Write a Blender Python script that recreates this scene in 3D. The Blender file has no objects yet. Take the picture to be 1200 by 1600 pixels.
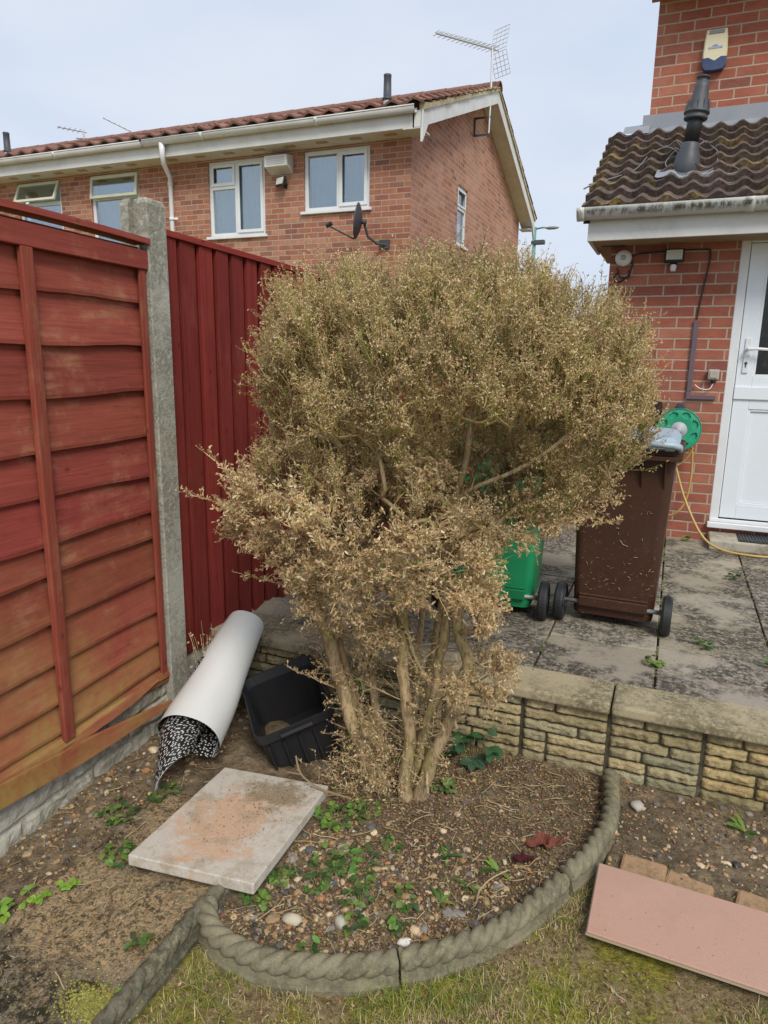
import bpy, math, random, sys
import numpy as np
from mathutils import Vector, Matrix, noise, kdtree
R = math.radians
PI = math.pi
rng = random.Random(7)
nrg = np.random.default_rng(11)
scene = bpy.context.scene
COL = scene.collection

# ------------------------------------------------------------------ camera
f_px = 1076.0
pitch, roll, yaw = R(12.33), R(.918), R(22.44)
fw = Vector((0, math.cos(pitch), -math.sin(pitch)))
up = Vector((0, math.sin(pitch), math.cos(pitch)))
ri = Vector((1, 0, 0))
r2 = ri * math.cos(roll) + up * math.sin(roll)
u2 = up * math.cos(roll) - ri * math.sin(roll)
Rz = Matrix.Rotation(yaw, 3, 'Z')
fw, r2, u2 = Rz @ fw, Rz @ r2, Rz @ u2
cam_d = bpy.data.cameras.new('camera')
cam = bpy.data.objects.new('camera', cam_d)
COL.objects.link(cam)
M = Matrix.Identity(4)
for i in range(3):
    M[i][0], M[i][1], M[i][2] = r2[i], u2[i], -fw[i]
M[2][3] = 1.6
cam.matrix_world = M
cam_d.sensor_fit = 'VERTICAL'
cam_d.sensor_height = 36
cam_d.lens = f_px / 1600 * 36
cam_d.clip_end = 2000
cam_d.clip_start = .05
scene.camera = cam

# ------------------------------------------------------------------ light
SUN_EL, SUN_AZ = R(46), R(142)      # azimuth clockwise from +Y
w = bpy.data.worlds.new('World')
scene.world = w
w.use_nodes = True
nt = w.node_tree
nt.nodes.clear()
out = nt.nodes.new('ShaderNodeOutputWorld')
sky = nt.nodes.new('ShaderNodeTexSky')
sky.sky_type = 'NISHITA'
sky.sun_disc = False
sky.sun_elevation = SUN_EL
sky.sun_rotation = SUN_AZ
b1 = nt.nodes.new('ShaderNodeBackground')
b1.inputs[1].default_value = .08
nt.links.new(sky.outputs[0], b1.inputs[0])
b2 = nt.nodes.new('ShaderNodeBackground')      # the overcast layer
tc = nt.nodes.new('ShaderNodeTexCoord')
mp = nt.nodes.new('ShaderNodeMapping')
mp.inputs['Scale'].default_value = (1.2, 1.2, 3.2)
nz = nt.nodes.new('ShaderNodeTexNoise')
nz.inputs['Scale'].default_value = 2.2
nz.inputs['Detail'].default_value = 5
cr = nt.nodes.new('ShaderNodeValToRGB')
cr.color_ramp.elements[0].position = .32
cr.color_ramp.elements[0].color = (.60, .69, .84, 1)
cr.color_ramp.elements[1].position = .68
cr.color_ramp.elements[1].color = (.72, .77, .86, 1)
nt.links.new(tc.outputs['Generated'], mp.inputs[0])
nt.links.new(mp.outputs[0], nz.inputs['Vector'])
nt.links.new(nz.outputs[0], cr.inputs[0])
nt.links.new(cr.outputs[0], b2.inputs[0])
b2.inputs[1].default_value = .60
mx = nt.nodes.new('ShaderNodeMixShader')
mx.inputs[0].default_value = .93
nt.links.new(b1.outputs[0], mx.inputs[1])
nt.links.new(b2.outputs[0], mx.inputs[2])
nt.links.new(mx.outputs[0], out.inputs[0])
sd = bpy.data.lights.new('sun', 'SUN')
sd.energy = 1.5
sd.angle = R(22)
sd.color = (1, .94, .84)
sun = bpy.data.objects.new('sun', sd)
COL.objects.link(sun)
sdir = Vector((math.sin(SUN_AZ) * math.cos(SUN_EL), math.cos(SUN_AZ) * math.cos(SUN_EL), math.sin(SUN_EL)))
sun.rotation_euler = sdir.to_track_quat('Z', 'Y').to_euler()
vs = scene.view_settings
vs.view_transform = 'Standard'
vs.look = 'None'
vs.exposure = .85
vs.gamma = 1

# ------------------------------------------------------------------ helpers
def tag(o, label=None, cat=None, group=None, kind=None):
    if label: o['label'] = label
    if cat: o['category'] = cat
    if group: o['group'] = group
    if kind: o['kind'] = kind
    return o

def thing(name, label, cat, loc=(0, 0, 0), rot=(0, 0, 0), group=None):
    o = bpy.data.objects.new(name, None)
    o.empty_display_size = .1
    COL.objects.link(o)
    o.location = loc
    o.rotation_euler = rot
    return tag(o, label, cat, group)

class MB:
    def __init__(s):
        s.v, s.f, s.mi, s.c, s.uv = [], [], [], [], []
    def add(s, vs_, fs, mi=0, col=(1, 1, 1), uv=None, T=None):
        n = len(s.v)
        if T is not None:
            vs_ = [T @ Vector(p) for p in vs_]
        s.v += [tuple(p) for p in vs_]
        s.f += [tuple(n + i for i in q) for q in fs]
        s.mi += [mi] * len(fs)
        s.c += [tuple(col) + (1,)] * len(vs_)
        s.uv += list(uv) if uv else [(0, 0)] * len(vs_)
        return s
    def box(s, a, b, mi=0, col=(1, 1, 1), T=None):
        x0, y0, z0 = a; x1, y1, z1 = b
        v = [(x0, y0, z0), (x1, y0, z0), (x1, y1, z0), (x0, y1, z0), (x0, y0, z1), (x1, y0, z1), (x1, y1, z1), (x0, y1, z1)]
        f = [(0, 3, 2, 1), (4, 5, 6, 7), (0, 1, 5, 4), (1, 2, 6, 5), (2, 3, 7, 6), (3, 0, 4, 7)]
        return s.add(v, f, mi, col, None, T)
    def loft(s, rings, cap0=True, cap1=True, mi=0, col=(1, 1, 1), closed=True, T=None, loop=False):
        n = len(rings[0]); v = [p for r in rings for p in r]; f = []
        m = len(rings)
        for i in range(m if loop else m - 1):
            for j in range(n if closed else n - 1):
                a = i * n + j; b = i * n + (j + 1) % n
                c = ((i + 1) % m) * n + (j + 1) % n; d = ((i + 1) % m) * n + j
                f.append((a, b, c, d))
        if cap0 and closed: f.append(tuple(range(n - 1, -1, -1)))
        if cap1 and closed: f.append(tuple((m - 1) * n + k for k in range(n)))
        return s.add(v, f, mi, col, None, T)
    def tube(s, pts, rad, n=8, mi=0, col=(1, 1, 1), cap=True, T=None):
        pts = [Vector(p) for p in pts]
        if not hasattr(rad, '__len__'): rad = [rad] * len(pts)
        rings = []
        t0 = (pts[1] - pts[0]).normalized()
        ref = Vector((0, 0, 1)) if abs(t0.z) < .9 else Vector((1, 0, 0))
        nrm = t0.cross(ref).normalized()
        for i, p in enumerate(pts):
            t = (pts[min(i + 1, len(pts) - 1)] - pts[max(i - 1, 0)])
            t = t.normalized() if t.length > 1e-9 else t0
            nrm = (nrm - t * nrm.dot(t))
            nrm = nrm.normalized() if nrm.length > 1e-6 else t.orthogonal().normalized()
            bn = t.cross(nrm)
            rings.append([p + (nrm * math.cos(2 * PI * k / n) + bn * math.sin(2 * PI * k / n)) * rad[i] for k in range(n)])
        return s.loft(rings, cap, cap, mi, col, True, T)
    def lathe(s, prof, n=20, mi=0, col=(1, 1, 1), T=None, cap=True):
        rings = [[(r * math.cos(2 * PI * k / n), r * math.sin(2 * PI * k / n), z) for k in range(n)] for r, z in prof]
        return s.loft(rings, cap, cap, mi, col, True, T)
    def grid(s, fn, nu, nv, mi=0, col=(1, 1, 1), uvf=None, T=None):
        v = [fn(i / (nu - 1), j / (nv - 1)) for j in range(nv) for i in range(nu)]
        f = [(j * nu + i, j * nu + i + 1, (j + 1) * nu + i + 1, (j + 1) * nu + i) for j in range(nv - 1) for i in range(nu - 1)]
        uv = [uvf(i / (nu - 1), j / (nv - 1)) for j in range(nv) for i in range(nu)] if uvf else None
        return s.add(v, f, mi, col, uv, T)
    def build(s, name, mats, parent=None, smooth=False, bevel=0, solid=0):
        me = bpy.data.meshes.new(name)
        me.from_pydata(s.v, [], s.f)
        if not isinstance(mats, (list, tuple)): mats = [mats]
        for m in mats: me.materials.append(m)
        me.polygons.foreach_set('material_index', s.mi)
        ca = me.color_attributes.new('col', 'FLOAT_COLOR', 'POINT')
        ca.data.foreach_set('color', [x for c in s.c for x in c])
        ul = me.uv_layers.new(name='UVMap')
        li = np.empty(len(me.loops), dtype=np.int32)
        me.loops.foreach_get('vertex_index', li)
        uva = np.array(s.uv, dtype=np.float32)[li]
        ul.data.foreach_set('uv', uva.ravel())
        me.polygons.foreach_set('use_smooth', [smooth] * len(me.polygons))
        me.update()
        o = bpy.data.objects.new(name, me)
        COL.objects.link(o)
        if parent: o.parent = parent
        if solid:
            m = o.modifiers.new('s', 'SOLIDIFY'); m.thickness = solid; m.offset = 0
        if bevel:
            m = o.modifiers.new('b', 'BEVEL'); m.width = bevel; m.segments = 2; m.limit_method = 'ANGLE'; m.angle_limit = R(40)
        return o

def fast_mesh(name, V, F, mat, col=None, parent=None, smooth=False):
    """V (n,3), F (m,k) same-k faces, col (n,3)."""
    me = bpy.data.meshes.new(name)
    m, k = F.shape
    me.vertices.add(len(V)); me.vertices.foreach_set('co', V.astype(np.float32).ravel())
    me.loops.add(m * k); me.loops.foreach_set('vertex_index', F.astype(np.int32).ravel())
    me.polygons.add(m)
    me.polygons.foreach_set('loop_start', np.arange(0, m * k, k, dtype=np.int32))
    me.polygons.foreach_set('loop_total', np.full(m, k, dtype=np.int32))
    me.update(calc_edges=True)
    me.materials.append(mat)
    if col is not None:
        ca = me.color_attributes.new('col', 'FLOAT_COLOR', 'POINT')
        c4 = np.ones((len(V), 4), dtype=np.float32); c4[:, :3] = col
        ca.data.foreach_set('color', c4.ravel())
    me.polygons.foreach_set('use_smooth', [smooth] * m)
    me.validate()
    o = bpy.data.objects.new(name, me)
    COL.objects.link(o)
    if parent: o.parent = parent
    return o

def Tm(loc=(0, 0, 0), rot=(0, 0, 0)):
    from mathutils import Euler
    return Matrix.Translation(loc) @ Euler(rot).to_matrix().to_4x4()

# ------------------------------------------------------------------ materials
class NT:
    def __init__(s, name):
        s.m = bpy.data.materials.new(name)
        s.m.use_nodes = True
        s.t = s.m.node_tree
        s.b = s.t.nodes['Principled BSDF']
        s._tc = None
    def n(s, typ, **kw):
        nd = s.t.nodes.new('ShaderNode' + typ)
        for k, v in kw.items():
            if k.startswith('i_'):
                nd.inputs[k[2:].replace('_', ' ')].default_value = v
            elif k.startswith('n_'):
                s.set(nd.inputs[int(k[2:])], v)
            else:
                setattr(nd, k, v)
        return nd
    def set(s, inp, v):
        if isinstance(v, bpy.types.NodeSocket): s.t.links.new(v, inp)
        elif isinstance(v, (tuple, list)) and len(v) == 3 and inp.type == 'RGBA': inp.default_value = tuple(v) + (1,)
        else: inp.default_value = v
    def obj(s):
        if not s._tc: s._tc = s.n('TexCoord')
        return s._tc.outputs['Object']
    def uv(s):
        if not s._tc: s._tc = s.n('TexCoord')
        return s._tc.outputs['UV']
    def mapv(s, vec, scale=(1, 1, 1), loc=(0, 0, 0)):
        nd = s.n('Mapping'); s.set(nd.inputs[0], vec)
        nd.inputs['Scale'].default_value = scale; nd.inputs['Location'].default_value = loc
        return nd.outputs[0]
    def noise(s, scale, detail=4, rough=.55, vec=None, dist=0, col=False):
        nd = s.n('TexNoise'); s.set(nd.inputs['Vector'], vec if vec is not None else s.obj())
        nd.inputs['Scale'].default_value = scale; nd.inputs['Detail'].default_value = detail
        nd.inputs['Roughness'].default_value = rough; nd.inputs['Distortion'].default_value = dist
        return nd.outputs[1 if col else 0]
    def vor(s, scale, vec=None, feature='F1', out='Distance', rnd=1):
        nd = s.n('TexVoronoi', feature=feature); s.set(nd.inputs['Vector'], vec if vec is not None else s.obj())
        nd.inputs['Scale'].default_value = scale
        nd.inputs['Randomness'].default_value = rnd
        return nd.outputs[out]
    def math(s, op, a, b=0.0, c=0.0, clamp=False):
        nd = s.n('Math', operation=op); nd.use_clamp = clamp
        s.set(nd.inputs[0], a); s.set(nd.inputs[1], b)
        if op in ('MULTIPLY_ADD', 'COMPARE'): s.set(nd.inputs[2], c)
        return nd.outputs[0]
    def ramp(s, fac, stops):
        nd = s.n('ValToRGB'); e = nd.color_ramp.elements
        while len(e) < len(stops): e.new(.5)
        for i, (p, c) in enumerate(stops):
            e[i].position = p
            e[i].color = (c, c, c, 1) if not hasattr(c, '__len__') else tuple(c) + (1,)
        s.set(nd.inputs[0], fac)
        return nd.outputs[0]
    def mix(s, fac, a, b, mode='MIX'):
        nd = s.n('Mix', data_type='RGBA', blend_type=mode)
        s.set(nd.inputs[0], fac); s.set(nd.inputs[6], a); s.set(nd.inputs[7], b)
        return nd.outputs[2]
    def attr(s, name='col'):
        return s.n('Attribute', attribute_name=name).outputs['Color']
    def bump(s, h, strength=.5, dist=.01, normal=None):
        nd = s.n('Bump'); nd.inputs['Strength'].default_value = strength; nd.inputs['Distance'].default_value = dist
        s.set(nd.inputs['Height'], h)
        if normal is not None: s.set(nd.inputs['Normal'], normal)
        s.t.links.new(nd.outputs[0], s.b.inputs['Normal'])
        return nd.outputs[0]
    def fin(s, color=None, rough=.8, spec=None, metal=0):
        if color is not None: s.set(s.b.inputs['Base Color'], color)
        s.set(s.b.inputs['Roughness'], rough)
        s.b.inputs['Metallic'].default_value = metal
        if spec is not None: s.b.inputs['Specular IOR Level'].default_value = spec
        return s.m

def brick_mat(name, cols, mortar, bw=.225, bh=.075, joint=.011, stain=None, msoft=.3, vivid=1.0):
    m = NT(name)
    uv = m.uv()
    nu = m.noise(14, 3, vec=uv, col=True)
    # wobble the joints a little
    off = m.n('VectorMath', operation='SCALE'); m.set(off.inputs[0], nu); off.inputs['Scale'].default_value = .006
    ad = m.n('VectorMath', operation='ADD'); m.set(ad.inputs[0], uv); m.set(ad.inputs[1], off.outputs[0])
    sp = m.n('SeparateXYZ'); m.set(sp.inputs[0], ad.outputs[0])
    vrow = m.math('DIVIDE', sp.outputs[1], bh)
    row = m.math('FLOOR', vrow)
    fv = m.math('FRACT', vrow)
    odd = m.math('MULTIPLY', m.math('FLOORED_MODULO', row, 2.0), .5)
    uu = m.math('ADD', m.math('DIVIDE', sp.outputs[0], bw), odd)
    cell = m.math('FLOOR', uu)
    fu = m.math('FRACT', uu)
    cv = m.n('CombineXYZ'); m.set(cv.inputs[0], cell); m.set(cv.inputs[1], row)
    wn = m.n('TexWhiteNoise', noise_dimensions='2D'); m.set(wn.inputs['Vector'], cv.outputs[0])
    ju, jv = joint / bw, joint / bh
    du = m.math('MULTIPLY', m.math('MINIMUM', fu, m.math('SUBTRACT', 1.0, fu)), bw)
    dv = m.math('MULTIPLY', m.math('MINIMUM', fv, m.math('SUBTRACT', 1.0, fv)), bh)
    dd = m.math('MINIMUM', du, dv)
    mask = m.math('MULTIPLY', m.math('SUBTRACT', dd, joint / 2 - .0015), 1 / .003, clamp=True)  # 1 in brick
    n = len(cols)
    base = m.ramp(wn.outputs['Value'], [((i + .5) / n, c) for i, c in enumerate(cols)])
    # faces of a brick: drag marks, blotches
    st = m.mapv(uv, (60, 14, 1))
    drag = m.noise(6, 5, .65, vec=m.mapv(uv, (3, 12, 1)))
    fine = m.noise(160, 3, .6, vec=uv)
    blot = m.noise(9, 4, .6, vec=uv)
    base = m.mix(m.ramp(drag, [(.35, 0), (.7, .55)]), base, m.mix(.45, base, (.50, .27, .16)))
    base = m.mix(m.ramp(blot, [(.35, .35), (.62, 0)]), base, m.mix(.75, base, (.12, .055, .045)))
    base = m.mix(m.ramp(fine, [(.3, .3), (.6, 0)]), base, (.12, .05, .035))
    mor = m.mix(m.noise(50, 3, vec=uv), mortar, [c * .62 for c in mortar])
    colr = m.mix(mask, mor, base)
    if stain is not None:
        big = m.noise(.9, 5, .6, vec=uv)
        colr = m.mix(m.ramp(big, [(.45, 0), (.72, .5)]), colr, stain)
    h = m.math('ADD', m.math('MULTIPLY', mask, 1.0), m.math('MULTIPLY', fine, .35))
    h = m.math('ADD', h, m.math('MULTIPLY', drag, .35))
    m.bump(h, .55, .006)
    return m.fin(colr, .9, .2)

M_brick_near = brick_mat('near_brick', [(.36, .100, .066), (.42, .125, .082), (.48, .175, .115), (.38, .105, .072), (.30, .085, .066), (.45, .145, .095), (.25, .08, .065)], (.52, .43, .33), stain=(.46, .26, .18))
M_brick_front = brick_mat('terrace_front_brick', [(.40, .16, .10), (.47, .20, .13), (.50, .235, .16), (.33, .12, .09), (.44, .17, .10), (.24, .10, .085), (.52, .28, .18)], (.52, .43, .33), joint=.012)
M_brick_gable = brick_mat('terrace_gable_brick', [(.40, .17, .11), (.46, .22, .15), (.48, .225, .155), (.52, .26, .18), (.55, .29, .20), (.50, .25, .175), (.30, .15, .12)], (.60, .46, .35), joint=.010, stain=(.56, .36, .27))

def paint_mat(name, c, rough=.4, dirt=.25, dirtcol=(.30, .29, .24), spec=.5, dscale=4):
    m = NT(name)
    d = m.noise(dscale, 6, .65)
    d2 = m.noise(dscale * 12, 3, .6)
    k = m.math('MULTIPLY', m.ramp(d, [(.42, 0), (.75, 1)]), m.ramp(d2, [(.3, .4), (.7, 1)]))
    col = m.mix(m.math('MULTIPLY', k, dirt), c, dirtcol)
    m.bump(d2, .06, .002)
    return m.fin(col, m.ramp(d, [(.3, rough * .8), (.7, min(1, rough * 1.4))]), spec)

M_white = paint_mat('white_plastic', (.74, .77, .79), .35, .25)
M_white_old = paint_mat('weathered_white_fascia', (.66, .67, .66), .5, .5, (.34, .33, .28), dscale=3)
M_cream = paint_mat('cream_paint', (.66, .66, .50), .5, .35)
M_door = paint_mat('white_door', (.76, .82, .87), .3, .12, (.4, .42, .4))
M_soffit = paint_mat('soffit', (.66, .65, .62), .6, .5, (.35, .25, .14))
M_black = paint_mat('black_plastic', (.018, .019, .022), .45, .35, (.05, .045, .04), .45)
M_dark = paint_mat('dark_grey_plastic', (.055, .062, .075), .5, .4, (.13, .13, .13))
M_midgrey = paint_mat('grey_plastic', (.20, .21, .22), .5, .3, (.3, .3, .3))
M_lead = paint_mat('lead_flashing', (.25, .27, .31), .5, .5, (.38, .39, .4), .5)
M_alu = NT('aluminium'); M_alu = M_alu.fin((.55, .56, .56), .45, .5, .6)
M_hub = paint_mat('pale_grey_hub', (.42, .42, .46), .4, .3, (.3, .3, .3))
M_conduit = paint_mat('purple_grey_trunking', (.13, .09, .115), .5, .3, (.25, .2, .2))
M_lampgreen = paint_mat('green_lamp_post', (.10, .30, .27), .5, .3)
M_navy = paint_mat('navy_plastic', (.02, .045, .14), .4, .2)
M_alarmcream = paint_mat('cream_plastic', (.72, .66, .45), .4, .2, (.5, .45, .3))
M_ink = paint_mat('blue_ink', (.30, .42, .66), .5, .1)
M_lens = paint_mat('lamp_glass', (.62, .64, .56), .2, .3, (.4, .4, .35), .6)
M_hose = paint_mat('yellow_hose', (.50, .33, .10), .4, .3, (.3, .2, .08), dscale=9)

def glass_mat():
    m = NT('window_glass')
    t = m.t
    tr = m.n('BsdfTransparent'); tr.inputs[0].default_value = (.72, .80, .82, 1)
    gl = m.n('BsdfGlossy'); gl.inputs[0].default_value = (.9, .95, 1, 1); gl.inputs['Roughness'].default_value = .03
    lw = m.n('LayerWeight'); lw.inputs[0].default_value = .35
    k = m.math('ADD', m.math('MULTIPLY', lw.outputs['Fresnel'], .6), .22, clamp=True)
    mxn = m.n('MixShader'); m.set(mxn.inputs[0], k)
    t.links.new(tr.outputs[0], mxn.inputs[1]); t.links.new(gl.outputs[0], mxn.inputs[2])
    t.links.new(mxn.outputs[0], t.nodes['Material Output'].inputs[0])
    return m.m
M_glass = glass_mat()
def dark_glass():
    m = NT('dark_obscure_glass')
    h = m.noise(60, 4, .6)
    m.bump(h, .25, .003)
    return m.fin(m.mix(m.ramp(m.noise(25, 3), [(.5, 0), (.8, 1)]), (.008, .010, .010), (.03, .035, .03)), .18, .5)
M_dglass = dark_glass()
def curtain_mat():
    m = NT('net_curtain')
    m.b.inputs['Transmission Weight'].default_value = 0
    return m.fin(m.mix(m.noise(3, 3), (.50, .62, .64), (.66, .76, .78)), .9, .1)
M_curtain = curtain_mat()
M_room = NT('dark_room').fin((.20, .22, .23), .9)

def timber_mat(name, base, dark, wornc=(.30, .17, .08), green=None, axis=1, wear=.35):
    """axis: grain runs along this object axis"""
    m = NT(name)
    sc = [26, 26, 26]; sc[axis] = 1.4
    g = m.noise(1.0, 6, .65, vec=m.mapv(m.obj(), tuple(sc)), dist=.6)
    sc2 = [140, 140, 140]; sc2[axis] = 5
    g2 = m.noise(1.0, 4, .6, vec=m.mapv(m.obj(), tuple(sc2)))
    kn = m.vor(3.1, vec=m.mapv(m.obj(), tuple((2.2 if i == axis else 3.5) for i in range(3))))
    col = m.mix(m.ramp(g, [(.35, 0), (.65, 1)]), dark, base)
    col = m.mix(m.ramp(g2, [(.3, .4), (.6, 0)]), col, [c * .45 for c in dark])
    col = m.mix(m.ramp(kn, [(.04, .65), (.12, 0)]), col, [c * .4 for c in dark])
    at = m.attr()
    col = m.mix(1.0, col, at, 'MULTIPLY')
    wn = m.math('MULTIPLY', m.ramp(m.noise(3.2, 6, .7), [(.50, 0), (.68, 1)]), m.ramp(m.noise(40, 3, vec=m.mapv(m.obj(), tuple((.15 if i == axis else 1) for i in range(3)))), [(.4, .1), (.65, 1)]))
    col = m.mix(m.math('MULTIPLY', wn, wear), col, wornc)
    nail = m.ramp(m.noise(1.0, 5, .7, vec=m.mapv(m.obj(), tuple((8 if i == axis else 55) for i in range(3)))), [(.30, .55), (.38, 0)])
    col = m.mix(nail, col, [c * .5 for c in dark])
    if green is not None:
        spz = m.n('SeparateXYZ'); m.set(spz.inputs[0], m.obj())
        lw_ = m.math('MULTIPLY', m.ramp(spz.outputs[2], [(.2, 1), (1.0, .0)]), m.ramp(m.noise(2.0, 6, .7, vec=m.mapv(m.obj(), (1, .6, 2.2), (3, 1, 4))), [(.36, 0), (.60, 1)]))
        col = m.mix(m.math('MULTIPLY', lw_, .45), col, m.mix(g, (.42, .20, .085), (.50, .27, .12)))
        sp = m.n('SeparateXYZ'); m.set(sp.inputs[0], m.obj())
        low = m.ramp(sp.outputs[2], [(0.0, 1), (1.0, .0)])
        gm = m.math('MULTIPLY', m.ramp(m.noise(2.6, 6, .65, dist=.5), [(.40, 0), (.62, 1)]), low)
        gm = m.math('MULTIPLY', gm, m.ramp(m.noise(30, 3), [(.25, .4), (.6, 1)]))
        col = m.mix(m.math('MULTIPLY', gm, .85), col, green)
    m.bump(m.math('ADD', g, m.math('MULTIPLY', g2, .5)), .25, .003)
    return m.fin(col, .75, .25)
M_lap = timber_mat('red_lap_timber', (.33, .072, .052), (.245, .052, .038), (.46, .25, .14), (.33, .26, .07), axis=1, wear=.7)
M_lapv = timber_mat('red_batten_timber', (.32, .075, .047), (.22, .05, .033), (.40, .22, .13), None, axis=2, wear=.6)
M_feather = timber_mat('red_feather_timber', (.27, .038, .030), (.19, .025, .020), (.28, .09, .055), None, axis=2, wear=.35)
M_featherh = timber_mat('red_rail_timber', (.32, .047, .034), (.21, .030, .022), (.22, .05, .03), None, axis=1, wear=.35)
M_browntimber = timber_mat('brown_timber', (.045, .032, .032), (.02, .015, .016), (.07, .05, .04), None, axis=2)

def concrete_mat(name, a, b, dark=(.06, .058, .045), lich=(.36, .34, .22), dk=.5, lk=.3, ds=3.0, bump=.5, bd=.006, speck=1.0, tan=None):
    m = NT(name)
    big = m.noise(ds, 7, .68)
    mid = m.noise(18, 5, .6)
    fine = m.noise(120, 4, .7)
    col = m.mix(mid, a, b)
    k = m.math('MULTIPLY', m.ramp(big, [(.43, 0), (.52, 1)]), m.ramp(m.noise(48, 6, .8), [(.42, .05), (.52, 1)]))
    col = m.mix(m.math('MULTIPLY', k, dk), col, dark)
    col = m.mix(1.0, col, m.attr(), 'MULTIPLY')
    l = m.math('MULTIPLY', m.ramp(m.noise(7, 6, .7), [(.55, 0), (.7, 1)]), m.ramp(fine, [(.4, .2), (.6, 1)]))
    col = m.mix(m.math('MULTIPLY', l, lk), col, lich)
    if tan is not None:
        t = m.math('MULTIPLY', m.ramp(m.noise(2.3, 7, .7, vec=m.mapv(m.obj(), (1, 1, 1), (7, 3, 1))), [(.47, 0), (.56, 1)]), m.ramp(m.noise(60, 5, .75), [(.44, .1), (.54, 1)]))
        col = m.mix(m.math('MULTIPLY', t, .85), col, tan)
    pits = m.vor(90)
    col = m.mix(m.ramp(pits, [(.10, .5 * speck), (.2, 0)]), col, [c * .4 for c in a])
    col = m.mix(m.ramp(fine, [(.3, .35), (.55, 0)]), col, [c * .5 for c in a])
    m.bump(m.math('ADD', m.math('ADD', mid, m.math('MULTIPLY', fine, .5)), m.math('MULTIPLY', m.ramp(pits, [(.05, 0), (.2, 1)]), .4)), bump, bd)
    return m.fin(col, .92, .15)
M_post = concrete_mat('post_concrete', (.38, .375, .32), (.48, .47, .41), (.14, .13, .09), (.42, .38, .22), dk=.6, lk=.4, ds=2.2, bump=.8, bd=.008)
M_posttop = concrete_mat('gravel_board_concrete', (.42, .40, .34), (.52, .50, .44), (.17, .16, .09), (.28, .30, .16), dk=.55, lk=.45, ds=2.5)
M_coping = concrete_mat('coping_concrete', (.38, .325, .21), (.47, .40, .27), (.11, .095, .055), (.34, .29, .12), dk=.75, lk=.55, ds=2.2, bump=.6)
M_patio = concrete_mat('patio_slab', (.42, .375, .30), (.34, .305, .25), (.065, .060, .052), (.50, .40, .26), dk=1.0, lk=.4, ds=2.4, bump=.4, bd=.004)
M_rope = concrete_mat('rope_edging_concrete', (.28, .25, .165), (.20, .18, .12), (.06, .056, .036), (.42, .36, .15), dk=.5, lk=.45, ds=5, bump=.5, bd=.006)
M_slab = concrete_mat('loose_slab_concrete', (.56, .51, .43), (.64, .59, .51), (.26, .21, .12), (.62, .36, .20), dk=.8, lk=.7, ds=2.4, bump=.45, bd=.004, speck=.6, tan=(.60, .30, .14))
M_path = concrete_mat('mossy_path', (.21, .175, .12), (.32, .265, .18), (.035, .032, .02), (.24, .20, .08), dk=1.0, lk=.5, ds=6.5, bump=1.0, bd=.014, tan=(.46, .33, .18))
M_step = concrete_mat('door_step', (.42, .38, .30), (.5, .46, .38), (.1, .1, .06), (.3, .3, .2), dk=.5)

def stone_mat():
    m = NT('rock_faced_block')
    at = m.attr()
    a = m.mix(m.noise(14, 6, .7), (.40, .335, .20), (.60, .51, .33))
    a = m.mix(1.0, a, at, 'MULTIPLY')
    big = m.noise(2.6, 6, .7)
    a = m.mix(m.math('MULTIPLY', m.ramp(big, [(.42, 0), (.62, 1)]), .6), a, (.14, .13, .055))
    k = m.ramp(m.noise(60, 5, .75), [(.36, .5), (.52, 0)])
    a = m.mix(k, a, (.15, .125, .075))
    m.bump(m.math('ADD', m.noise(45, 6, .75), m.math('MULTIPLY', m.noise(200, 3), .5)), 1.0, .010)
    return m.fin(a, .93, .12)
M_stone = stone_mat()
M_joint = concrete_mat('dark_mortar', (.075, .065, .045), (.11, .09, .065), (.03, .03, .02), dk=.5)

def tile_mat(name, c1, c2, moss, dk, mk, grit=(.45, .4, .34)):
    m = NT(name)
    col = m.mix(m.noise(5, 5, .6), c1, c2)
    col = m.mix(1.0, col, m.attr(), 'MULTIPLY')
    k = m.ramp(m.noise(40, 5, .75), [(.40, dk), (.6, 0)])
    col = m.mix(k, col, (.035, .028, .025))
    mm = m.math('MULTIPLY', m.ramp(m.noise(3.3, 6, .7), [(.54, 0), (.64, 1)]), m.ramp(m.noise(38, 4, .7), [(.46, 0), (.58, 1)]))
    col = m.mix(m.math('MULTIPLY', mm, mk), col, moss)
    m.bump(m.noise(150, 4, .7), .5, .003)
    return m.fin(col, .88, .2)
M_tile_near = tile_mat('brown_pantile', (.125, .092, .078), (.19, .145, .122), (.42, .30, .07), .65, .9)
M_tile_far = tile_mat('terrace_tile', (.24, .115, .09), (.30, .16, .125), (.40, .33, .12), .4, .6)

def col_mat(name, rough=.85, spec=.2, trans=0, bumpscale=None):
    m = NT(name)
    if bumpscale: m.bump(m.noise(bumpscale, 3), .4, .002)
    c = m.attr()
    if trans:
        t = m.t
        m.fin(c, rough, spec)
        tl = m.n('BsdfTranslucent'); t.links.new(c, tl.inputs[0])
        mxn = m.n('MixShader'); mxn.inputs[0].default_value = trans
        t.links.new(m.b.outputs[0], mxn.inputs[1]); t.links.new(tl.outputs[0], mxn.inputs[2])
        t.links.new(mxn.outputs[0], t.nodes['Material Output'].inputs[0])
        return m.m
    return m.fin(c, rough, spec)
M_leafcol = col_mat('leaf_surface', .7, .25, .3)
M_greenleaf = col_mat('green_leaf_surface', .5, .4, .25)
M_pebble = col_mat('pebble_surface', .7, .3, 0, 60)
M_litter = col_mat('litter_surface', .9, .1, .15)
M_grass = col_mat('grass_blades', .6, .3, .3)

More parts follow.
